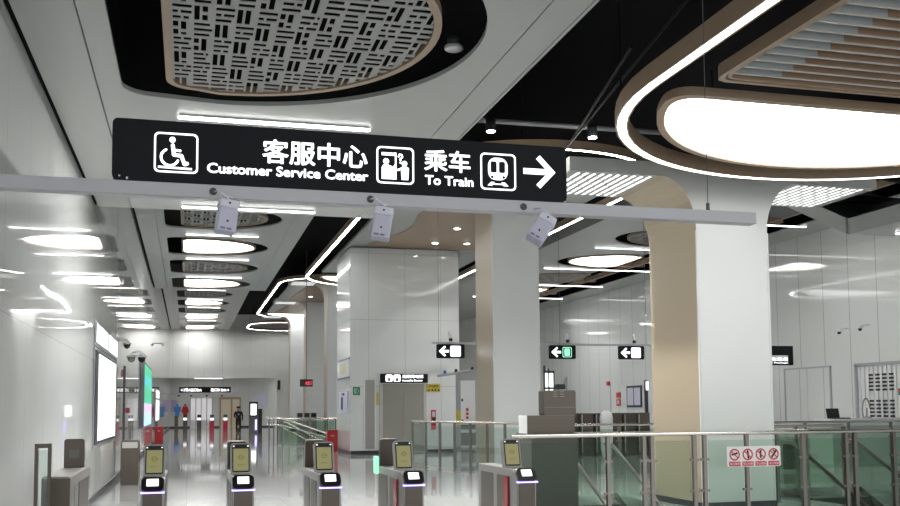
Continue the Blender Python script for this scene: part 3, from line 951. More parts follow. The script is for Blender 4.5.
YE = Y0 - 0.02
t = thing('lift_sign', 'black lit sign with two white pictograms above the lift door', 'sign', (7.48, YE, 2.55))
L = t.location
MB().box(6.62, 8.35, YE - 0.16, YE - 0.05, 2.54, 2.86).build('panel', 'sign', t, loc=L, bevel=0.01)
mb = MB()
for a in (6.80, 7.09):
    shape_to(mb, [rrect(a, a + 0.25, 2.58, 2.83, 0.04), circ(a + 0.125, 2.75, 0.02, 10), rrect(a + 0.08, a + 0.17, 2.60, 2.71, 0.02)], YE - 0.163)
mb.build('pictogram', 'sign_e', t, loc=L)
mb = MB(); text_to(mb, '无障碍电梯', 7.40, 8.18, 2.70, 2.83, YE - 0.163, 0.03); text_to(mb, 'Accessible Elevator', 7.40, 8.16, 2.585, 2.66, YE - 0.163, 0.03)
mb.build('lettering', 'sign_e', t, loc=L)
def plate(name, label, cat, x0, x1, z0, z1, y, mt, extra=None, th=0.03):
    t = thing(name, label, cat, ((x0 + x1) / 2, y, (z0 + z1) / 2))
    MB().box(x0, x1, y - th, y, z0, z1).build('panel', mt, t, loc=t.location)
    if extra: extra(t)
    return t
def ex(t):
    mb = MB()
    text_to(mb, '小心夹手', 8.40, 8.78, 2.38, 2.47, YE - 0.045, 0.03)
    for k in range(4):
        shape_to(mb, [circ(8.42 + 0.12 * k, 2.28, 0.035, 10)], YE - 0.045)
    mb.build('lettering', 'black', t, loc=t.location)
plate('caution_plate', 'yellow caution plate with black writing right of the lift door', 'plate', 8.33, 8.84, 2.21, 2.51, YE, 'yellow', ex)
def ex(t):
    mb = MB()
    shape_to(mb, [rrect(5.68, 5.78, 2.15, 2.35, 0.02)], YE - 0.035)
    for a in stroke([(5.80, 2.16), (5.86, 2.25), (5.80, 2.34)], 0.03): shape_to(mb, a, YE - 0.035)
    mb.build('running_mark', 'greenmark', t, loc=t.location)
plate('evacuation_plate', 'dark green exit plate at the left corner of the lift block', 'plate', 5.65, 5.90, 2.11, 2.39, YE, 'greenp', ex)
t = thing('call_button_panel', 'red and black call panel beside the lift door', 'button panel', (8.58, YE, 0.85))
L = t.location
MB().box(8.50, 8.67, YE - 0.05, YE, 0.85, 1.56).build('panel', 'red', t, loc=L)
MB().box(8.51, 8.66, YE - 0.06, YE - 0.045, 1.10, 1.28).build('handset', 'black', t, loc=L)
MB().box(8.53, 8.64, YE - 0.06, YE - 0.045, 1.32, 1.50).build('notice', 'lilacp', t, loc=L)
t = thing('wall_banner', 'white plate with blue edges and yellow print on the side of the lift block', 'plate', (X0, 35.0, 3.0))
L = t.location
MB().box(X0 - 0.03, X0, 34.3, 36.9, 2.78, 3.42).build('panel', 'whitep', t, loc=L)
MB().box(X0 - 0.035, X0 - 0.005, 34.25, 36.95, 3.40, 3.45).box(X0 - 0.035, X0 - 0.005, 34.25, 36.95, 2.72, 2.77).build('blue_edge', 'navy', t, loc=L)
MB().box(X0 - 0.034, X0 - 0.028, 35.0, 36.3, 2.92, 3.28).build('print', 'cream', t, loc=L)
t = thing('hose_cabinet', 'flush white cabinet with a dark handle on the side of the lift block', 'cabinet', (X0, 35.6, 1.8))
L = t.location
MB().box(X0 - 0.03, X0, 34.7, 36.6, 1.45, 2.25).build('door', 'lilacp', t, loc=L)
MB().box(X0 - 0.07, X0 - 0.03, 35.7, 35.9, 1.6, 2.05).build('handle', 'darkframe', t, loc=L)
MB().box(X0 - 0.06, X0 - 0.03, 35.3, 35.8, 2.12, 2.2).build('latch', 'black', t, loc=L)
def red_box(x, y, label):
    t = thing('extinguisher_box', label, 'extinguisher box', (x, y, 0), 'red extinguisher boxes')
    MB().box(-0.2, 0.2, -0.15, 0.15, 0, 0.78).build('body', 'red', t, bevel=0.01)
    MB().box(-0.205, 0.205, -0.16, 0.155, 0.78, 0.83).build('lid', 'red', t)
    MB().box(-0.06, 0.06, -0.17, -0.15, 0.6, 0.63).build('handle', 'steel', t)
    return t
red_box(5.30, 36.9, 'red extinguisher box standing against the side of the lift block')
red_box(-1.36, 50.5, 'red extinguisher box standing by the left wall')

# ------------------------------------------------------------------ second gantry with three arrow signs
YG = 26.8
t = thing('sensor_rail', 'thin far rail behind the second column carrying the small arrow signs', 'rail', (12, YG, 3.46))
L = t.location
MB().box(6.7, 18.4, YG - 0.03, YG + 0.03, 3.44, 3.50).build('rail_bar', 'rail', t, loc=L)
mb = MB()
for hx in (6.9, 10.6, 13.4, 17.6):
    mb.tube([(hx, YG, 3.5), (hx, YG, 7.4)], 0.006, 6)
mb.build('hanger_wire', 'pipe', t, loc=L)
def arrow_sign(x0, green, label):
    w, h = 0.82, 0.40
    t = thing('arrow_sign', label, 'sign', (x0 + w / 2, YG, 3.04), 'arrow signs on the far rail')
    v, f = curve_mesh([rrect(-w / 2, w / 2, 0, h, 0.04)], 0.10)
    MB().add([(p[0], p[2], p[1]) for p in v], f).build('panel', 'sign', t)
    mb = MB()
    a = [(-0.36, 0.2), (-0.19, 0.355), (-0.15, 0.315), (-0.235, 0.235), (-0.06, 0.235), (-0.06, 0.165), (-0.235, 0.165), (-0.15, 0.085), (-0.19, 0.045)]
    shape_to(mb, [a], -0.053)
    mb.build('arrow', 'sign_e', t)
    mb = MB()
    if green:
        shape_to(mb, frame_loops(-0.01, 0.28, 0.05, 0.35, 0.04, 0.02), -0.053)
        shape_to(mb, [rrect(0.05, 0.22, 0.09, 0.31, 0.03)], -0.053)
        mb.build('pictogram', 'green_e', t)
    else:
        shape_to(mb, [rrect(-0.02, 0.29, 0.045, 0.355, 0.04)], -0.053)
        mb.build('pictogram', 'sign_e', t)
    return t
arrow_sign(6.84, False, 'small black arrow sign left of the second column with a white square')
arrow_sign(10.26, True, 'small black arrow sign with a green pictogram right of the second column')
arrow_sign(12.48, False, 'small black arrow sign with a white square left of the big column')
def bullet_cam(x, label):
    t = thing('bullet_camera', label, 'camera', (x, YG, 3.5), 'small cameras on the far rail')
    MB().tube([(0, 0, 0.30), (0.02, -0.05, 0.10)], [0.05, 0.06], 10).build('body', 'camwhite', t)
    MB().tube([(0.02, -0.05, 0.10), (0.026, -0.066, 0.03)], 0.055, 10).build('lens', 'black', t)
    MB().tube([(0, 0, 0.28), (0, 0.03, 0.0)], 0.014, 6).build('mount', 'camwhite', t)
    return t
bullet_cam(7.22, 'small white camera above the arrow sign left of the second column')
bullet_cam(10.8, 'small white camera above the arrow sign with the green pictogram')
bullet_cam(12.95, 'small white camera above the arrow sign left of the big column')
t = thing('channel_sign', 'black sign with white writing right of the big column', 'sign', (17.0, YG - 0.6, 2.9))
L = t.location
yk = YG - 0.6
MB().box(15.9, 18.02, yk - 0.08, yk + 0.08, 2.86, 3.45).build('panel', 'sign', t, loc=L, bevel=0.01)
mb = MB()
text_to(mb, '8', 16.8, 17.18, 3.19, 3.40, yk - 0.083, 0.03)
text_to(mb, '乘客专用通道', 16.55, 17.83, 2.98, 3.10, yk - 0.083, 0.03)
mb.box(16.55, 17.83, yk - 0.084, yk - 0.082, 3.13, 3.14)
text_to(mb, 'Dedicated Passage', 16.6, 17.83, 2.90, 2.95, yk - 0.083, 0.03)
mb.build('lettering', 'sign_e', t, loc=L)
MB().tube([(16.2, yk, 3.44), (16.2, yk, 10.6)], 0.005, 6).tube([(17.0, yk, 3.44), (17.0, yk, 10.6)], 0.005, 6).build('hanger_rod', 'pipe', t, loc=L)

# ------------------------------------------------------------------ glass guard fences
def fence(label, path, posts, h=1.2, glass='glass', post_r=0.028, clamps=True, lower=None, zfall=None, double=False):
    """path: corner points; posts: explicit points along it"""
    c = Vector((*path[0], 0))
    t = thing('glass_guard_fence', label, 'guard fence', tuple(c))
    L = t.location
    mb = MB().tube([(p[0], p[1], h) for p in path], 0.03, 12)
    mb.build('handrail', 'chrome', t, loc=L)
    if lower:
        MB().tube([(p[0], p[1], lower) for p in path], 0.02, 10).build('lower_rail', 'steel', t, loc=L)
    for p in posts:
        mb = MB().box(p[0] - post_r, p[0] + post_r, p[1] - 0.03, p[1] + 0.03, 0, h - 0.02).box(p[0] - 0.06, p[0] + 0.06, p[1] - 0.06, p[1] + 0.06, 0, 0.012)
        po = mb.build('post', 'post', t, loc=L)
        if clamps:
            for z in (0.34, 0.80):
                MB().box(p[0] - 0.07, p[0] + 0.07, p[1] - 0.022, p[1] + 0.022, z, z + 0.035).build('clamp', 'post', po, loc=L)
    for a, b in zip(posts[:-1], posts[1:]):
        va, vb = Vector((a[0], a[1], 0)), Vector((b[0], b[1], 0))
        d = vb - va; l = d.length
        if l < 0.3: continue
        u = d / l; nrm = Vector((-u.y, u.x, 0)) * 0.006
        p0, p1 = va + u * 0.06, vb - u * 0.06
        mb = MB()
        z0, z1 = 0.06, h - 0.10
        vs = [p0 - nrm, p1 - nrm, p1 + nrm, p0 + nrm]
        mb.add([(q_.x, q_.y, z0) for q_ in vs] + [(q_.x, q_.y, z1) for q_ in vs],
               [(0, 3, 2, 1), (4, 5, 6, 7), (0, 1, 5, 4), (1, 2, 6, 5), (2, 3, 7, 6), (3, 0, 4, 7)])
        mb.build('glass_pane', glass, t, loc=L)
    return t
YR = 13.1
fence('glass guard fence with steel handrail in the right foreground',
      [(4.42, YR), (14.5, YR)], [(4.5, YR), (5.9, YR), (6.47, YR), (6.6, YR), (7.29, YR), (7.46, YR), (8.17, YR), (9.15, YR), (9.92, YR), (10.08, YR), (10.80, YR), (12.0, YR), (13.2, YR), (14.4, YR)])
fence('side glass fence behind the prohibition plate beside the right escalator', [(9.55, 13.5), (9.55, 17.1), (12.9, 17.1)],
      [(9.55, 13.6), (9.55, 14.4), (9.55, 15.3), (9.55, 16.2), (9.55, 17.1), (10.7, 17.1), (11.8, 17.1), (12.9, 17.1)])
fence('far double-railed glass fence seen either side of the big column', [(8.4, 21.0), (19.8, 21.0)],
      [(8.5 + 1.25 * k, 21.0) for k in range(10)], lower=1.02)
fence('tall glass fence running from the lift door towards the second column', [(6.15, 26.9), (7.4, 21.0)],
      [(6.15 + 1.25 * k / 7, 26.9 - 5.9 * k / 7) for k in range(8)], h=1.25, glass='glassclear', clamps=False)
fence('glass fence around the far stairwell left of the lift block', [(7.4, 42.8), (4.0, 42.8), (4.0, 45.4), (7.4, 45.4)],
      [(7.4, 42.8), (6.3, 42.8), (5.2, 42.8), (4.0, 42.8), (4.0, 45.4), (5.2, 45.4), (6.3, 45.4), (7.4, 45.4)], h=1.2, clamps=False)

# prohibition plate
t = thing('prohibition_plate', 'white plate with four red prohibition circles on the foreground glass', 'plate', (8.26, 13.05, 0.7))
L = t.location
yp = 13.058
v, f = curve_mesh([rrect(7.81, 8.72, 0.695, 1.0, 0.03)], 0.012)
MB().add([(p[0], yp + p[2], p[1]) for p in v], f).build('panel', 'whitep', t, loc=L)
mr, mk = MB(), MB()
for k in range(4):
    cx = 7.81 + 0.125 + k * 0.222
    shape_to(mr, [circ(cx, 0.88, 0.088), circ(cx, 0.88, 0.068)], yp - 0.009)
    for s_ in stroke([(cx - 0.055, 0.93), (cx + 0.055, 0.83)], 0.016): shape_to(mr, s_, yp - 0.010)
    shape_to(mr, [rrect(cx - 0.095, cx + 0.095, 0.708, 0.775, 0.006)], yp - 0.009)
    fig = [[(-0.04, 0.0), (0.04, 0.02)], [(0.0, 0.05), (0.01, -0.05)], [(-0.005, 0.045), (0.0, -0.045)], [(-0.03, -0.04), (0.04, 0.045)]][k]
    for s_ in stroke([(cx + a, 0.88 + b) for a, b in fig], 0.028): shape_to(mk, s_, yp - 0.0085)
    if k: shape_to(mk, [circ(cx + 0.005, 0.928, 0.014, 10)], yp - 0.0085)
mr.build('red_marks', 'signred', t, loc=L); mk.build('black_figures', 'black', t, loc=L)
mb = MB()
for k, s_ in enumerate(('禁止攀爬', '禁止倚靠', '禁止翻越', '禁止吸烟')):
    cx = 7.81 + 0.125 + k * 0.222
    text_to(mb, s_, cx - 0.08, cx + 0.08, 0.722, 0.762, yp - 0.0115)
mb.build('lettering', 'whitep', t, loc=L)

# ------------------------------------------------------------------ escalators under the floor openings
def escalator(x0, x1, ytop, label, sl=0.5):
    """descends towards the camera from ytop"""
    t = thing('escalator', label, 'escalator', ((x0 + x1) / 2, ytop, 0), 'escalators in the floor openings')
    L = t.location
    ln = 5.2
    for x in (x0, x1):
        hp = [(x, ytop + 0.3, 0.95), (x, ytop, 0.93)] + [(x, ytop - s, 0.93 - sl * s) for s in (0.5, 2, 4, ln)]
        MB().tube(hp, 0.035, 8).build('handrail', 'post', t, loc=L)
        mb = MB().prism([(ytop + 0.3, 0.05), (ytop + 0.3, 0.9), (ytop, 0.89), (ytop - ln, 0.89 - sl * ln), (ytop - ln, 0.12 - sl * ln), (ytop, 0.05)], x - 0.008, x + 0.008, 'x')
        mb.build('balustrade', 'glass', t, loc=L)
        MB().prism([(ytop + 0.3, 0.01), (ytop + 0.3, 0.10), (ytop, 0.10), (ytop - ln, 0.17 - sl * ln), (ytop - ln, -0.2 - sl * ln), (ytop, -0.2)], x - 0.07, x + 0.07, 'x').build('skirt', 'chrome', t, loc=L)
    mb = MB()
    y, z = ytop - 0.1, -0.05
    for k in range(14):
        mb.box(x0 + 0.08, x1 - 0.08, y - 0.38, y, z - 0.19, z)
        y -= 0.38; z -= 0.38 * sl
    mb.build('steps', 'steeldark', t, loc=L)
    return t
escalator(6.35, 7.25, 15.9, 'escalator going down left of the big column')
escalator(10.75, 12.1, 15.7, 'escalator going down right of the big column')
t = thing('stair_handrail', 'pair of steel handrails sloping down into the far stairwell', 'handrail', (4.8, 44, 0))
L = t.location
for y in (42.65, 45.1):
    MB().tube([(3.5, y, 1.24), (3.95, y, 1.24), (7.3, y, -0.55 if y > 43 else 0.05)], 0.04, 8).build('upper_rail', 'chrome', t, loc=L)
    MB().tube([(3.5, y, 0.95), (3.95, y, 0.95), (7.3, y, -0.85 if y > 43 else -0.0)], 0.03, 8).build('lower_rail', 'chrome', t, loc=L)
    MB().tube([(3.6, y, 0.0), (3.6, y, 1.24)], 0.03, 8).build('post', 'post', t, loc=L)
MB().prism([(4.35, -0.02), (7.5, -1.9), (7.5, -2.2), (4.35, -0.35)], 43.1, 45.1, 'y').build('ramp', 'steeldark', t, loc=L)

# ------------------------------------------------------------------ ticket gates
def gate(loc, label, far_head=True, near_head=True, length=1.45, red=True, wide=0.215, green=False):
    t = thing('ticket_gate', label, 'ticket gate', loc, 'ticket gates in the foreground row')
    w = wide / 2
    # body runs along +y from 0 to length
    mb = MB().prism([(0.06, 0), (0.03, 0.86), (0.16, 0.95), (length, 0.95), (length, 0), (0.06, 0)][:5], -w, w, 'x')
    mb.build('body', 'gatehead', t, bevel=0.008)
    MB().prism([(0.055, 0.02), (0.024, 0.84), (0.02, 0.84), (0.045, 0.02)], -w + 0.018, w - 0.018, 'x').build('end_panel', 'steelbrown', t)
    for s in (-1, 1):
        x = s * (w + 0.004)
        MB().box(min(x, x - s * 0.006), max(x, x - s * 0.006), 0.28, 0.72, 0.05, 0.87).build('side_panel', 'steelbrown', t)
        MB().box(min(x, x - s * 0.006), max(x, x - s * 0.006), 0.86, length - 0.12, 0.05, 0.87).build('side_panel', 'steelbrown', t)
        f_ = MB().box(min(x, x + s * 0.018), max(x, x + s * 0.018), 0.70 if red else 0.72, 0.80, 0.10, 0.88)
        if red: MB().box(min(x, x + s * 0.014), max(x, x + s * 0.014), 0.30, 0.46, 0.10, 0.86).build('flap', 'redglass', t)
    def head(y0, lean, back, nm):
        rot = Matrix.Rotation(lean, 3, 'X')
        at = (0, y0, 0.93)
        hd = MB()
        v, f = curve_mesh([rrect(-w + 0.004, w - 0.004, 0, 0.335, 0.03)], 0.07)
        hd.add([tuple(rot @ Vector((p[0], p[2], p[1])) + Vector(at)) for p in v], f)
        ho = hd.build(nm, 'steelbrown' if back else 'gatehead', t)
        if back: return
        bz = MB()
        v, f = curve_mesh([rrect(-w + 0.02, w - 0.02, 0.03, 0.32, 0.02)], 0.008)
        bz.add([tuple(rot @ Vector((p[0], p[2] - 0.037, p[1])) + Vector(at)) for p in v], f)
        bz.build('bezel', 'black', ho)
        sc = MB()
        v, f = curve_mesh([rrect(-w + 0.031, w - 0.031, 0.045, 0.275, 0.006)], 0.004)
        sc.add([tuple(rot @ Vector((p[0], p[2] - 0.042, p[1])) + Vector(at)) for p in v], f)
        sc.build('screen', 'screen', ho)
        lg = MB()
        tmp = MB(); shape_to(tmp, [circ(0, 0.185, 0.028, 16), circ(0, 0.185, 0.019, 16)], -0.045, 0.002); shape_to(tmp, [rrect(-0.034, 0.034, 0.181, 0.189, 0.002)], -0.045, 0.002)
        text_to(tmp, '请刷卡', -0.04, 0.04, 0.095, 0.118, -0.045)
        lg.add([tuple(rot @ Vector(p) + Vector(at)) for p in tmp.v], tmp.f)
        lg.build('screen_print', 'screentext', ho)
        for sx in (-w + 0.036, w - 0.036):
            MB().box(sx - 0.007, sx + 0.007, -0.046, -0.04, 0.296, 0.306, 0, rot, at).build('indicator_lamp', 'sign_e', ho)
    if near_head: head(0.50, R(-15), False, 'screen_head')
    if far_head: head(length - 0.08, R(8), True, 'rear_head')
    if near_head:
        rot = Matrix.Rotation(R(-38), 3, 'X'); at = (0.0, 0.055, 0.89)
        v, f = curve_mesh([rrect(-w + 0.004, w - 0.004, -0.085, 0.075, 0.045)], 0.06)
        ro = MB().add([tuple(rot @ Vector((p[0], p[2], p[1])) + Vector(at)) for p in v], f).build('card_reader', 'black', t, bevel=0.01)
        MB().box(-0.055, 0.055, -0.036, -0.03, -0.03, 0.048, 0, rot, at).build('display', 'sign_e', ro)
        MB().box(-w - 0.004, w + 0.004, -0.012, 0.05, 0.815, 0.83).build('light_line', 'violet_e', t)
    if green: MB().box(-w - 0.05, -w + 0.0, length - 0.1, length - 0.02, 0.86, 1.06).build('green_indicator', 'green_e', t, bevel=0.01)
    return t
gate((-0.315, 9.75, 0), 'ticket gate standing at the left of the aisle, leftmost with a lit screen', far_head=False, red=False)
gate((0.535, 9.75, 0), 'ticket gate second from the left with a lit screen, below the guard in dark uniform', red=False)
gate((1.39, 9.75, 0), 'ticket gate with lit screen right in front of the red box by the lift block', red=False)
gate((2.245, 9.75, 0), 'ticket gate with red flap standing in front of the lift door', green=True)
gate((3.47, 9.75, 0), 'ticket gate with red flap nearest the steel kiosk', far_head=False)
# reversed gate at the wall
t = thing('ticket_gate', 'brown steel ticket gate facing away beside the left wall', 'ticket gate', (-1.20, 9.95, 0), 'ticket gates in the foreground row')
w = 0.13
MB().prism([(0.0, 0), (0.0, 0.985), (1.9, 0.985), (1.9, 0)], -w, w, 'x').build('body', 'gatehead', t, bevel=0.02)
MB().box(-w + 0.004, w - 0.004, -0.006, 0.0, 0.02, 0.965).build('end_panel', 'steelbrown', t)
MB().box(w, w + 0.006, 0.75, 1.75, 0.05, 0.88).build('side_panel', 'steelbrown', t)
MB().box(w, w + 0.006, 0.35, 0.55, 0.05, 0.87).build('side_panel', 'gatehead', t)
v, f = curve_mesh([rrect(-0.105, 0.105, 0.97, 1.30, 0.03)], 0.07)
ho = MB().add([(p[0], 1.55 + p[2], p[1]) for p in v], f).build('screen_head', 'steelbrown', t)
MB().box(-0.05, 0.05, 1.51, 1.516, 1.09, 1.18).build('badge', 'steeldark', ho)
MB().box(0.09, 0.11, 1.86, 1.92, 0.86, 0.98).build('indicator', 'green_e', t)
t = thing('steel_hoop', 'narrow brown steel hoop post beside the left wall', 'barrier post', (-1.27, 9.6, 0))
MB().box(-0.07, -0.042, -0.03, 0.03, 0, 1.31).box(0.042, 0.07, -0.03, 0.03, 0, 1.31).box(-0.042, 0.042, -0.03, 0.03, 1.27, 1.31).build('frame', 'steelbrown', t)
MB().box(-0.042, 0.042, -0.006, 0.006, 0.02, 1.25).build('glass', 'glassclear', t)
t = thing('steel_pedestal', 'flat brown steel pedestal on the floor left of the gates', 'pedestal', (-1.2, 22.3, 0))
v, f = curve_mesh([rrect(-0.19, 0.19, 0.0, 0.97, 0.04)], 0.5)
MB().add([(p[0], p[2] + 0.25, p[1]) for p in v], f).build('body', 'steelbrown', t)
MB().box(-0.16, 0.16, -0.006, 0.0, 0.80, 0.93).build('top_band', 'steel', t)

# ------------------------------------------------------------------ steel kiosk behind the foreground rail
t = thing('steel_kiosk', 'stacked brown steel kiosk boxes behind the start of the guard rail', 'kiosk', (5.3, 14.1, 0))
L = t.location
yk = 13.75
MB().box(4.96, 5.70, yk, yk + 0.7, 0, 1.22).build('base_cabinet', 'basedark', t, loc=L)
MB().box(4.90, 5.66, yk, yk + 0.35, 1.22, 1.49).build('lower_box', 'steelbrown', t, loc=L, bevel=0.006)
MB().box(4.885, 4.90, yk, yk + 0.36, 1.22, 1.49).build('white_end', 'whitep', t, loc=L, bevel=0.006)
v, f = curve_mesh([rrect(5.17, 5.68, 1.49, 1.865, 0.03)], 0.24)
MB().add([(p[0], yk + 0.12 + p[2], p[1]) for p in v], f).build('upper_box', 'steelbrown', t, loc=L)
mb = MB()
for zz in (1.845, 1.81, 1.775):
    mb.box(5.32, 5.38, yk - 0.005, yk, zz - 0.006, zz).box(5.43, 5.49, yk - 0.005, yk, zz - 0.006, zz)
mb.build('vent_slot', 'gatehead', t, loc=L)
MB().box(5.18, 5.67, yk - 0.005, yk, 1.60, 1.615).build('groove', 'steeldark', t, loc=L)
t = thing('glass_display_case', 'black-framed glazed stand behind the top of the steel kiosk', 'display stand', (7.6, 22.0, 0))
L = t.location
MB().box(8.28, 8.31, 22.0, 22.05, 1.0, 2.55).box(8.39, 8.42, 22.0, 22.05, 1.0, 2.55).box(8.52, 8.55, 22.0, 22.05, 1.0, 2.5).box(8.28, 8.55, 22.0, 22.05, 2.44, 2.5).box(8.28, 8.55, 22.0, 22.05, 2.05, 2.1).box(8.28, 8.55, 22.0, 22.05, 1.66, 1.7).box(8.28, 8.55, 22.0, 22.3, 0, 1.0).build('frame', 'darkframe', t, loc=L)
MB().box(8.31, 8.39, 22.02, 22.03, 1.0, 2.44).box(8.42, 8.52, 22.02, 22.03, 1.0, 2.44).build('lit_pane', 'adwhite', t, loc=L)
MB().tube([(8.3, 22.02, 2.5), (8.3, 22.02, 2.62)], 0.03, 8).build('finial', 'darkframe', t, loc=L)
t = thing('dome_camera', 'small black camera on a bracket behind the steel kiosk', 'camera', (8.78, 22.3, 2.05))
MB().box(-0.12, 0.14, -0.1, 0.1, 0.0, 0.13).build('housing', 'black', t, bevel=0.03)
MB().lathe([(0.0, -0.24), (0.07, -0.2), (0.08, -0.12), (0.05, -0.1)], (0.02, 0, 0)).build('dome', 'black', t)
MB().tube([(0.2, 0, -2.05), (0.2, 0, 0.3), (0.1, 0, 0.08)], 0.02, 8).build('pole', 'steel', t)

# camera gantry post beside the lift
t = thing('camera_mast', 'grey T-shaped mast with small cameras right of the lift door', 'mast', (8.08, 29.0, 0))
MB().box(-0.06, 0.06, -0.06, 0.06, 0, 2.72).build('post', 'alu', t)
mb = MB().tube([(-0.55, 0.4, 2.62), (0.52, -0.4, 2.80)], 0.045, 8)
mb.build('crossbar', 'alu', t)
for k, s in enumerate((-0.35, -0.05, 0.38)):
    MB().lathe([(0.05, 0), (0.055, 0.04), (0.03, 0.1)], (s, -0.75 * s, 2.74 + 0.12 * s)).build('camera_head', 'black' if k else 'blue', t)
MB().box(-0.065, 0.065, -0.065, 0.065, 1.1, 1.55).build('yellow_band', 'yellow', t)
MB().box(0.061, 0.07, -0.03, 0.03, 1.6, 2.1).build('red_tag', 'red', t)
t = thing('white_cabinet', 'white equipment cabinet with red marks between the lift block and second column', 'cabinet', (11.0, 38.3, 0))
MB().box(-0.45, 0.4, 0, 0.5, 0, 2.75).build('body', 'whitep', t)
MB().box(-0.45, 0.4, -0.03, -0.005, 0.75, 0.95).box(-0.45, 0.4, -0.03, -0.005, 0.1, 0.62).build('grille', 'steeldark', t)
MB().box(0.0, 0.1, -0.02, 0, 1.5, 1.62).box(0.0, 0.1, -0.02, 0, 1.34, 1.44).box(0.0, 0.1, -0.02, 0, 1.18, 1.28).build('red_mark', 'red', t)
MB().box(-0.2, -0.12, -0.02, 0, 1.9, 2.0).box(-0.2, -0.12, -0.02, 0, 1.05, 1.15).build('knob', 'darkframe', t)

# ------------------------------------------------------------------ left wall: screens, cameras, alarm
def screen_frame(name, label, y0, y1, z0, z1, face, fw_=0.10, prot=0.02):
    t = thing(name, label, 'screen', (XL, (y0 + y1) / 2, z0))
    L = t.location
    x = XL + prot
    MB().box(XL + 0.008, x, y0, y1, z0, z1).build('housing', 'alu', t, loc=L, bevel=0.012)
    MB().box(x, x + 0.012, y0 + 0.16, y1 - 0.16, z0 + 0.06, z1 - 0.06).build('bezel', 'darkframe', t, loc=L)
    return t, L, x + 0.012
t, L, x = screen_frame('advert_screen', 'large white lit information screen on the left wall', 18.2, 23.7, 0.94, 2.76, 'adwhite')
MB().box(x, x + 0.006, 18.95, 23.3, 1.06, 2.66).build('display', 'adwhite', t, loc=L)
mb = MB()
for k in range(9):
    a = 19.8 + random.random() * 2.2; z = 1.2 + 1.3 * random.random()
    mb.box(x + 0.006, x + 0.009, a, a + 0.5 + random.random() * 0.6, z, z + 0.03 + 0.05 * random.random())
mb.build('print', 'adprint', t, loc=L)
t, L, x = screen_frame('header_screen', 'pair of white lit header panels above the information screen', 18.2, 23.9, 2.78, 3.24, 'adwhite')
for a, b in ((18.4, 20.9), (21.2, 23.7)):
    MB().box(x, x + 0.006, a, b, 2.84, 3.18).build('display', 'adwhite', t, loc=L)
t, L, x = screen_frame('advert_screen', 'tall green and blue picture screen farther along the left wall', 35.0, 46.5, 0.95, 3.5, 'adgreen')
MB().box(x, x + 0.006, 38.5, 46.0, 1.9, 3.4).build('green_picture', 'adgreen', t, loc=L)
MB().box(x + 0.006, x + 0.01, 38.5, 45.5, 2.6, 3.0).build('teal_picture', 'adteal', t, loc=L)
MB().box(x, x + 0.006, 38.5, 46.0, 1.55, 1.9).build('pink_picture', 'adpink', t, loc=L)
MB().box(x, x + 0.006, 38.5, 46.0, 1.02, 1.55).build('blue_picture', 'adblue', t, loc=L)
t, L, x = screen_frame('advert_screen', 'narrow white lit screen at the far end of the left wall', 52, 59, 1.02, 2.78, 'adwhite')
MB().box(x, x + 0.006, 52.6, 58.6, 1.1, 2.2).box(x, x + 0.006, 52.6, 58.6, 2.3, 2.7).build('display', 'adwhite', t, loc=L)
def dome(x, y, z, label, s=1.0):
    t = thing('dome_camera', label, 'camera', (x, y, z), 'dome cameras on the left wall')
    MB().lathe([(0.0, -0.16 * s), (0.09 * s, -0.11 * s), (0.12 * s, 0.0)]).build('dome', 'black', t)
    MB().lathe([(0.14 * s, 0.0), (0.14 * s, 0.05 * s), (0.06 * s, 0.1 * s)]).build('cap', 'whitep', t)
    MB().tube([(0, 0, 0.08 * s), (0, 0, 0.16 * s), (XL - x, 0, 0.16 * s)], 0.025, 8).build('bracket', 'whitep', t)
    return t
dome(-1.46, 33.0, 3.34, 'black dome camera on a bracket before the green screen', 1.1)
dome(-1.47, 25.3, 3.25, 'black dome camera on the left wall just past the white screen', 0.7)
dome(-1.35, 55.0, 5.2, 'small dome camera high on the left wall above the green screen', 0.5)
t = thing('fire_alarm', 'small red alarm bell on the left wall beside the thin pole', 'alarm', (XL, 26.6, 2.49))
MB().box(0, 0.05, -0.2, 0.2, 0, 0.19).build('body', 'red', t, bevel=0.01)
MB().box(0.05, 0.06, -0.1, 0.1, 0.05, 0.12).build('lens', 'darkframe', t)
t = thing('thin_pole', 'thin grey pole standing against the left wall by the alarm', 'pole', (-1.52, 25.3, 0))
MB().tube([(0, 0, 0), (0, 0, 2.72)], 0.03, 8).build('tube', 'pipe', t)
MB().lathe([(0.08, 0), (0.08, 0.03)]).build('foot', 'pipe', t)
t = thing('alarm_button', 'small dark red button box low on the left wall', 'button', (XL, 28.5, 1.55))
MB().box(0, 0.06, -0.12, 0.12, 0, 0.14).build('body', 'red', t)

# ------------------------------------------------------------------ far end
YW = YF + 1.6
t = thing('far_direction_sign', 'wide black sign with white writing at the far end of the hall', 'sign', (1.2, 90.0, 3.2))
L = t.location
MB().box(-0.75, 3.75, 89.95, 90.1, 3.2, 3.72).build('panel', 'sign', t, loc=L)
mb = MB(); text_to(mb, '←2号A出口Exit', -0.62, 1.2, 3.30, 3.62, 89.94, 0.04); text_to(mb, '出口B Exit→', 2.0, 3.62, 3.30, 3.62, 89.94, 0.04)
mb.build('lettering', 'sign_e', t, loc=L)
MB().tube([(0, 90.02, 3.72), (0, 90.02, 9.1)], 0.008, 6).tube([(3, 90.02, 3.72), (3, 90.02, 9.1)], 0.008, 6).build('hanger_rod', 'pipe', t, loc=L)
def far_cam(x, label):
    t = thing('bullet_camera', label, 'camera', (x, 88.0, 2.92), 'small cameras below the far sign')
    MB().lathe([(0.0, -0.1), (0.09, -0.05), (0.1, 0.06)]).build('dome', 'black', t)
    MB().lathe([(0.1, 0.06), (0.05, 0.12)]).tube([(0, 0, 0.1), (0, 0, 0.22)], 0.02, 6).build('cap', 'whitep', t)
    return t
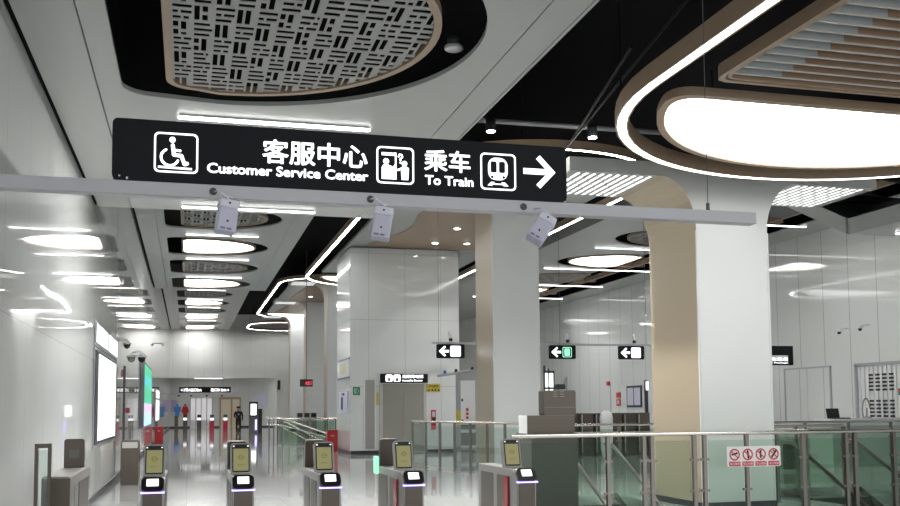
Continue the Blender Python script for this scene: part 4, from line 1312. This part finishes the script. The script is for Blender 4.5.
for x, lb in ((-0.75, 'first'), (0.3, 'second'), (1.6, 'third'), (2.9, 'fourth')):
    far_cam(x, '%s from the left of the small black cameras below the far sign' % lb)
tag(MB().tube([(-1.6, 88.0, 3.14), (4.4, 88.0, 3.14)], 0.035, 8).build('camera_rail', 'rail'), 'thin rail carrying small cameras below the far sign', 'rail')
def figure_icon(x, male, label):
    t = thing('restroom_icon', label, 'sign', (x, YW - 0.06, 1.05), 'restroom figures on the far wall')
    mb = MB()
    if male:
        lp = [[(-0.3, 0.95), (0.3, 0.95), (0.3, 0.5), (0.2, 0.45), (0.19, 0.0), (-0.19, 0.0), (-0.2, 0.45), (-0.3, 0.5)]]
    else:
        lp = [[(-0.2, 0.95), (0.2, 0.95), (0.36, 0.42), (0.2, 0.36), (0.16, 0.0), (-0.16, 0.0), (-0.2, 0.36), (-0.36, 0.42)]]
    v, f = curve_mesh(lp, 0.04)
    mb.add([(p[0], p[2], p[1]) for p in v], f)
    mb.build('body', 'blue' if male else 'red', t)
    v, f = curve_mesh([circ(0, 1.08, 0.11, 14)], 0.04)
    MB().add([(p[0], p[2], p[1]) for p in v], f).build('head', 'blue' if male else 'red', t)
    return t
figure_icon(-0.93, True, 'blue man figure on the far wall')
figure_icon(-0.22, False, 'red woman figure on the far wall')
tag(MB().box(-1.5, -0.95, YW - 0.03, YW - 0.01, 1.5, 2.6).build('wall_poster', 'purple'), 'pale purple poster on the far wall left of the blue figure', 'poster')
t = thing('glazed_door', 'white barred glass doors on the far wall behind the gates', 'door', (1.1, YW, 0))
mb = MB().box(0.22, 2.25, YW - 0.05, YW - 0.02, 0.7, 2.75)
mb.build('lit_pane', 'doorlit', t, loc=t.location)
for k in range(5):
    MB().box(0.2 + 0.5 * k, 0.28 + 0.5 * k, YW - 0.08, YW - 0.05, 0.1, 2.8).build('bar', 'alu', t, loc=t.location)
MB().box(0.22, 2.25, YW - 0.05, YW - 0.02, 0.0, 0.7).build('kick_panel', 'whitep', t, loc=t.location)
t = thing('doorway', 'dark-framed doorway with warm light at the far end behind the guard', 'door', (3.8, YW, 0))
MB().box(2.9, 3.05, YW - 0.1, YW - 0.01, 0, 2.85).box(4.75, 4.9, YW - 0.1, YW - 0.01, 0, 2.85).box(3.05, 4.75, YW - 0.1, YW - 0.01, 2.65, 2.85).box(3.95, 4.1, YW - 0.09, YW - 0.01, 0, 2.65).build('frame', 'wooddark', t, loc=t.location)
MB().box(3.05, 4.75, YW - 0.04, YW - 0.01, 0, 2.65).build('interior', 'doorwarm', t, loc=t.location)
tag(MB().box(6.1, 7.4, YW - 0.03, YW - 0.01, 1.9, 3.2).build('wall_poster', 'lilacp'), 'pale lilac notice on the far wall right of the kiosk', 'poster')
def far_gate(x, y, mt, top, label):
    t = thing('far_ticket_gate', label, 'ticket gate', (x, y, 0), 'far ticket gates')
    MB().box(-0.16, 0.16, 0, 1.2, 0, 0.85).build('body', mt, t)
    MB().box(-0.17, 0.17, 0.05, 0.2, 0.85, 1.1).build('head', 'camgrey', t)
    MB().box(-0.12, 0.12, 0.04, 0.05, 0.9, 1.05).build('screen', 'sign_e', t)
    MB().box(-0.14, 0.14, 0.06, 0.16, 1.1, 1.3).build('top_lamp', top, t)
    return t
far_gate(-0.17, 76.5, 'steelbrown', 'darkframe', 'far grey ticket gate below the red woman figure')
far_gate(0.85, 75.5, 'steelbrown', 'darkframe', 'far grey ticket gate before the white barred doors')
far_gate(1.72, 73.0, 'signred', 'darkframe', 'far red ticket gate right of the white barred doors')
far_gate(2.68, 73.0, 'signred', 'greenp', 'far red ticket gate before the doorway')
far_gate(3.68, 74.0, 'steelbrown', 'purple', 'far ticket gate with yellow mark behind the guard')
MBY = MB().box(-0.1, 0.1, -0.01, 0.0, 0.3, 0.5).build('yellow_mark', 'yellow', bpy.data.objects['far_ticket_gate.004'])
t = thing('restroom_post', 'brown post under the blue figure at the far end', 'post', (-0.85, 80.0, 0))
MB().box(-0.14, 0.14, -0.1, 0.1, 0, 1.2).build('body', 'steelbrown', t)
MB().box(-0.2, 0.2, -0.14, 0.14, 0, 0.04).build('foot', 'steeldark', t)
t = thing('info_kiosk', 'dark far kiosk with a bright screen and violet light beside the guard', 'kiosk', (4.5, 70.0, 0))
MB().box(-0.3, 0.3, 0, 0.4, 0, 1.15).build('body', 'steeldark', t)
MB().box(-0.3, 0.3, 0.05, 0.2, 1.15, 2.2).build('screen_case', 'black', t)
MB().box(-0.2, 0.2, 0.035, 0.05, 1.25, 2.05).build('screen', 'adwhite', t)
MB().box(0.1, 0.24, -0.012, 0.0, 0.2, 0.95).build('light_line', 'violet_e', t)
MB().box(0.32, 0.6, 0.0, 0.35, 0, 1.7).build('side_unit', 'black', t)
t = thing('far_display', 'black hanging display with red glowing characters by the far columns', 'display', (6.45, 55.0, 2.9))
MB().box(-0.36, 0.36, 0, 0.12, 0, 0.42).build('case', 'black', t)
mb = MB(); text_to(mb, '8出口', -0.05, 0.3, 0.1, 0.32, -0.004, 0.03); mb.build('red_characters', 'red_e', t)
MB().tube([(0, 0.06, 0.42), (0, 0.06, 7.7)], 0.02, 6).build('hanger_rod', 'pipe', t)
for k in range(3):
    t = thing('grey_cabinet', '%s of the three dark cabinets behind the far stairwell fence' % ['left one', 'middle one', 'right one'][k], 'cabinet', (6.65 + 0.42 * k, 60.0, 0), 'dark cabinets behind the far stairwell')
    MB().box(-0.18, 0.18, 0, 0.3, 0, 1.42).build('body', 'gatehead', t)
    MB().box(-0.15, 0.15, -0.01, 0.0, 1.15, 1.4).build('screen', 'black', t)
t = thing('far_camera', 'black camera box on the far wall right of the lilac notice', 'camera', (8.3, YF - 0.1, 3.6))
MB().box(-0.12, 0.12, -0.2, 0.1, 0, 0.8).build('body', 'black', t)
MB().lathe([(0.1, 0), (0.1, 0.1)], (0, -0.05, -0.1)).build('lens', 'black', t)
strip(0.6, 3.1, YF + 0.1, 4.615, 'white linear light under the edge of the far upper wall', 'linear ceiling lights')

# guard
t = thing('person', 'person in dark uniform and cap standing at the far end of the aisle', 'person', (3.5, 70.9, 0))
def skin_body(name, pts, edges, radii, parent, mats, matfn, sub=1):
    me = bpy.data.meshes.new(name)
    me.from_pydata(pts, edges, [])
    o = bpy.data.objects.new(name, me)
    COL.objects.link(o)
    sk = o.modifiers.new('skin', 'SKIN')
    for vtx, r_ in zip(me.skin_vertices[0].data, radii):
        vtx.radius = r_ if isinstance(r_, tuple) else (r_, r_)
    me.skin_vertices[0].data[0].use_root = True
    s = o.modifiers.new('sub', 'SUBSURF'); s.levels = sub; s.render_levels = sub
    dg = bpy.context.evaluated_depsgraph_get()
    nm = bpy.data.meshes.new_from_object(o.evaluated_get(dg))
    bpy.data.objects.remove(o)
    nm.materials.clear()
    for mm in mats: nm.materials.append(M[mm])
    for p in nm.polygons:
        p.material_index = matfn(p.center)
        p.use_smooth = True
    nm.name = name
    o = bpy.data.objects.new(name, nm); COL.objects.link(o); o.parent = parent
    return o
pts = [(0, 0, 1.0), (0, 0, 1.2), (0, 0, 1.42), (0, 0, 1.53), (0, -0.02, 1.66), (0, -0.02, 1.8),
       (0.22, 0, 1.46), (0.29, 0.0, 1.18), (0.27, -0.08, 0.94), (0.26, -0.11, 0.84),
       (-0.22, 0, 1.46), (-0.29, 0.0, 1.18), (-0.2, -0.12, 1.08), (-0.08, -0.16, 1.12),
       (0.11, 0, 0.92), (0.12, -0.01, 0.5), (0.12, 0.02, 0.1), (0.13, -0.14, 0.05),
       (-0.11, 0, 0.92), (-0.12, -0.01, 0.5), (-0.12, 0.02, 0.1), (-0.13, -0.14, 0.05)]
ed = [(0, 1), (1, 2), (2, 3), (3, 4), (4, 5), (2, 6), (6, 7), (7, 8), (8, 9), (2, 10), (10, 11), (11, 12), (12, 13), (0, 14), (14, 15), (15, 16), (16, 17), (0, 18), (18, 19), (19, 20), (20, 21)]
rd = [(0.19, 0.13), (0.18, 0.12), (0.2, 0.12), 0.07, 0.11, 0.09, 0.08, 0.06, 0.045, 0.045, 0.08, 0.06, 0.045, 0.045, 0.1, 0.075, 0.055, 0.045, 0.1, 0.075, 0.055, 0.045]
def pm(c):
    if c.z > 1.53: return 1
    if (c.z < 0.9 and abs(c.x) > 0.22) or (abs(c.x) < 0.15 and c.y < -0.15 and c.z > 1.0): return 1
    return 0
pb = skin_body('body', pts, ed, rd, t, ['uniform', 'skin'], pm)
MB().lathe([(0.12, 0.0), (0.13, 0.04), (0.15, 0.09), (0.12, 0.12)], (0, -0.01, 1.76), 16).box(-0.09, 0.09, -0.21, -0.1, 1.76, 1.775).build('cap', 'uniform', t)
MB().box(-0.05, 0.05, -0.15, -0.13, 1.28, 1.36).build('badge', 'whitep', t)

# ------------------------------------------------------------------ right wall and counter
t = thing('roller_shutter', 'white ribbed louvre shutter with two rows of dark vents on the right wall', 'shutter', (XR, 25.2, 1.2))
L = t.location
x = XR - 0.03
mb = MB().box(x, XR, 22.0, 26.2, 0.0, 2.85)
for k in range(21):
    mb.box(x - 0.03, x, 22.05 + 0.2 * k, 22.15 + 0.2 * k, 0.0, 2.8)
mb.build('ribbed_panel', 'whitep', t, loc=L)
MB().box(x - 0.06, XR, 26.15, 26.28, 0.0, 2.92).box(x - 0.06, XR, 22.0, 26.28, 2.82, 2.92).build('frame', 'alu', t, loc=L)
for z0 in (2.05, 1.25):
    mb = MB()
    for j in range(5):
        for k in range(4):
            y = 24.55 + 0.30 * k
            mb.box(x - 0.036, x - 0.031, y, y + 0.2, z0 + 0.115 * j, z0 + 0.115 * j + 0.06)
    mb.build('vent_grille', 'darkframe', t, loc=L)
t = thing('control_box', 'small red and green push button on the right edge by the louvre shutter', 'button', (XR - 0.12, 24.15, 1.9))
MB().box(-0.05, 0.05, -0.1, 0.1, 0, 0.1).build('green_button', 'greenp', t); MB().box(-0.05, 0.05, -0.1, 0.1, 0.1, 0.2).build('red_button', 'red', t)
t = thing('flush_door', 'flush white double door in the right wall beside the big column', 'door', (XR, 28.9, 0))
L = t.location
for a, b in ((27.62, 28.80), (28.83, 30.05)):
    MB().box(XR - 0.025, XR, a, b, 0.0, 2.86).build('leaf', 'wall_r', t, loc=L)
MB().box(XR - 0.035, XR, 30.06, 30.12, 0, 2.9).box(XR - 0.035, XR, 27.53, 27.6, 0, 2.9).box(XR - 0.035, XR, 27.53, 30.12, 2.87, 2.92).build('frame', 'alu', t, loc=L)
t = thing('service_counter', 'white counter behind the far fence at the right edge', 'counter', (19.0, 23.4, 0))
L = t.location
MB().box(17.0, 20.3, 23.0, 23.8, 1.18, 1.24).build('worktop', 'whitep', t, loc=L)
MB().box(17.05, 20.3, 23.05, 23.75, 0, 1.18).build('base', 'frost', t, loc=L)
t = thing('laptop', 'black laptop open on the white counter at right', 'laptop', (17.4, 23.3, 1.24))
MB().box(-0.2, 0.28, -0.2, 0.15, 0, 0.03).build('base', 'black', t)
MB().box(-0.2, 0.2, -0.01, 0.01, 0, 0.27, 0, Matrix.Rotation(R(-12), 3, 'X'), (0, 0.16, 0.02)).build('lid', 'black', t)
t = thing('cable_coil', 'looped grey flexible hose standing on the white counter before the shutter', 'hose', (18.45, 23.4, 1.24))
MB().tube([(0.1 * math.cos(a) , 0.02 * a, 0.28 + 0.28 * math.sin(a)) for a in [k * 0.45 for k in range(15)]], 0.022, 8).build('hose', 'gatehead', t)
MB().lathe([(0.12, 0), (0.12, 0.04), (0.04, 0.06)]).build('foot', 'gatehead', t)
def wall_cam(y, z, label):
    t = thing('dome_camera', label, 'camera', (XR - 0.35, y, z), 'cameras on the right wall')
    MB().lathe([(0.0, -0.08), (0.05, -0.06), (0.06, 0.0)]).build('dome', 'black', t)
    MB().lathe([(0.08, 0.0), (0.08, 0.04), (0.04, 0.09)]).tube([(0, 0, 0.08), (0.35, 0, 0.12)], 0.015, 6).build('bracket', 'whitep', t)
    return t
wall_cam(26.6, 3.95, 'small black dome camera on the right wall, nearer the big column')
wall_cam(25.6, 3.98, 'small black dome camera on the right wall above the louvre shutter')
t = thing('notice_board', 'dark-framed double notice board on the right wall left of the big column', 'notice board', (XR, 42.1, 1.6))
L = t.location
MB().box(XR - 0.05, XR, 41.35, 42.9, 1.6, 2.62).build('frame', 'darkframe', t, loc=L)
MB().box(XR - 0.06, XR - 0.045, 41.45, 42.08, 1.7, 2.52).box(XR - 0.06, XR - 0.045, 42.18, 42.8, 1.7, 2.52).build('paper', 'lilacp', t, loc=L)
t = thing('fire_notice', 'small red and white fire notice on the right wall left of the notice board', 'notice', (XR, 43.8, 1.66))
L = t.location
MB().box(XR - 0.06, XR - 0.035, 43.6, 44.05, 1.68, 2.0).box(XR - 0.06, XR - 0.035, 43.6, 44.05, 2.08, 2.33).build('panel', 'red', t, loc=L)
MB().box(XR - 0.065, XR - 0.058, 43.7, 43.95, 1.78, 1.93).build('white_print', 'whitep', t, loc=L)
t = thing('fire_alarm', 'small red alarm light on the right wall by a flush door', 'alarm', (XR, 45.0, 2.7))
MB().box(-0.1, 0, -0.12, 0.12, 0, 0.2).build('body', 'red', t)
t = thing('flush_door', 'flush white door in the right wall below the small red alarm', 'door', (XR, 43.5, 0))
MB().box(XR - 0.02, XR, 42.95, 44.75, 0, 2.75).build('leaf', 'wall_r', t, loc=t.location)
MB().box(XR - 0.03, XR, 44.76, 44.82, 0, 2.8).build('frame', 'alu', t, loc=t.location)
t = thing('lit_totem', 'tall dark lamp post with a lit head left of the big column', 'lamp', (15.6, 31.3, 0))
MB().box(-0.05, 0.05, -0.05, 0.05, 0, 2.55).build('post', 'darkframe', t)
MB().box(-0.03, 0.07, -0.06, -0.05, 2.2, 2.5).build('lamp', 'sign_e', t)
# brown ticket gates seen from the side
for k in range(6):
    xx = 12.35 + 0.52 * k
    t = thing('side_gate', '%s brown gate cabinet counted from the kiosk in the row behind the far fence' % ORD[k], 'gate cabinet', (xx, 30.2, 0), 'brown gate cabinets behind the far fence')
    MB().box(-0.22, 0.22, 0, 0.6, 0, 1.42).build('body', 'brownpanel' if k % 2 else 'steelbrown', t, bevel=0.02)
    MB().box(-0.2, -0.16, -0.01, 0, 0.1, 1.36).build('edge_strip', 'steel', t)
t = thing('white_stand_in', 'white and pale blue bundle standing in for an unclear shape among the brown gate cabinets', 'bundle', (13.25, 29.5, 0))
MB().lathe([(0.16, 0.0), (0.2, 0.3), (0.21, 1.0), (0.22, 1.25), (0.18, 1.42), (0.08, 1.5)], (0, 0, 0), 12).build('wrap', 'whitep', t)  # bundle form made up for a white shape of unclear kind
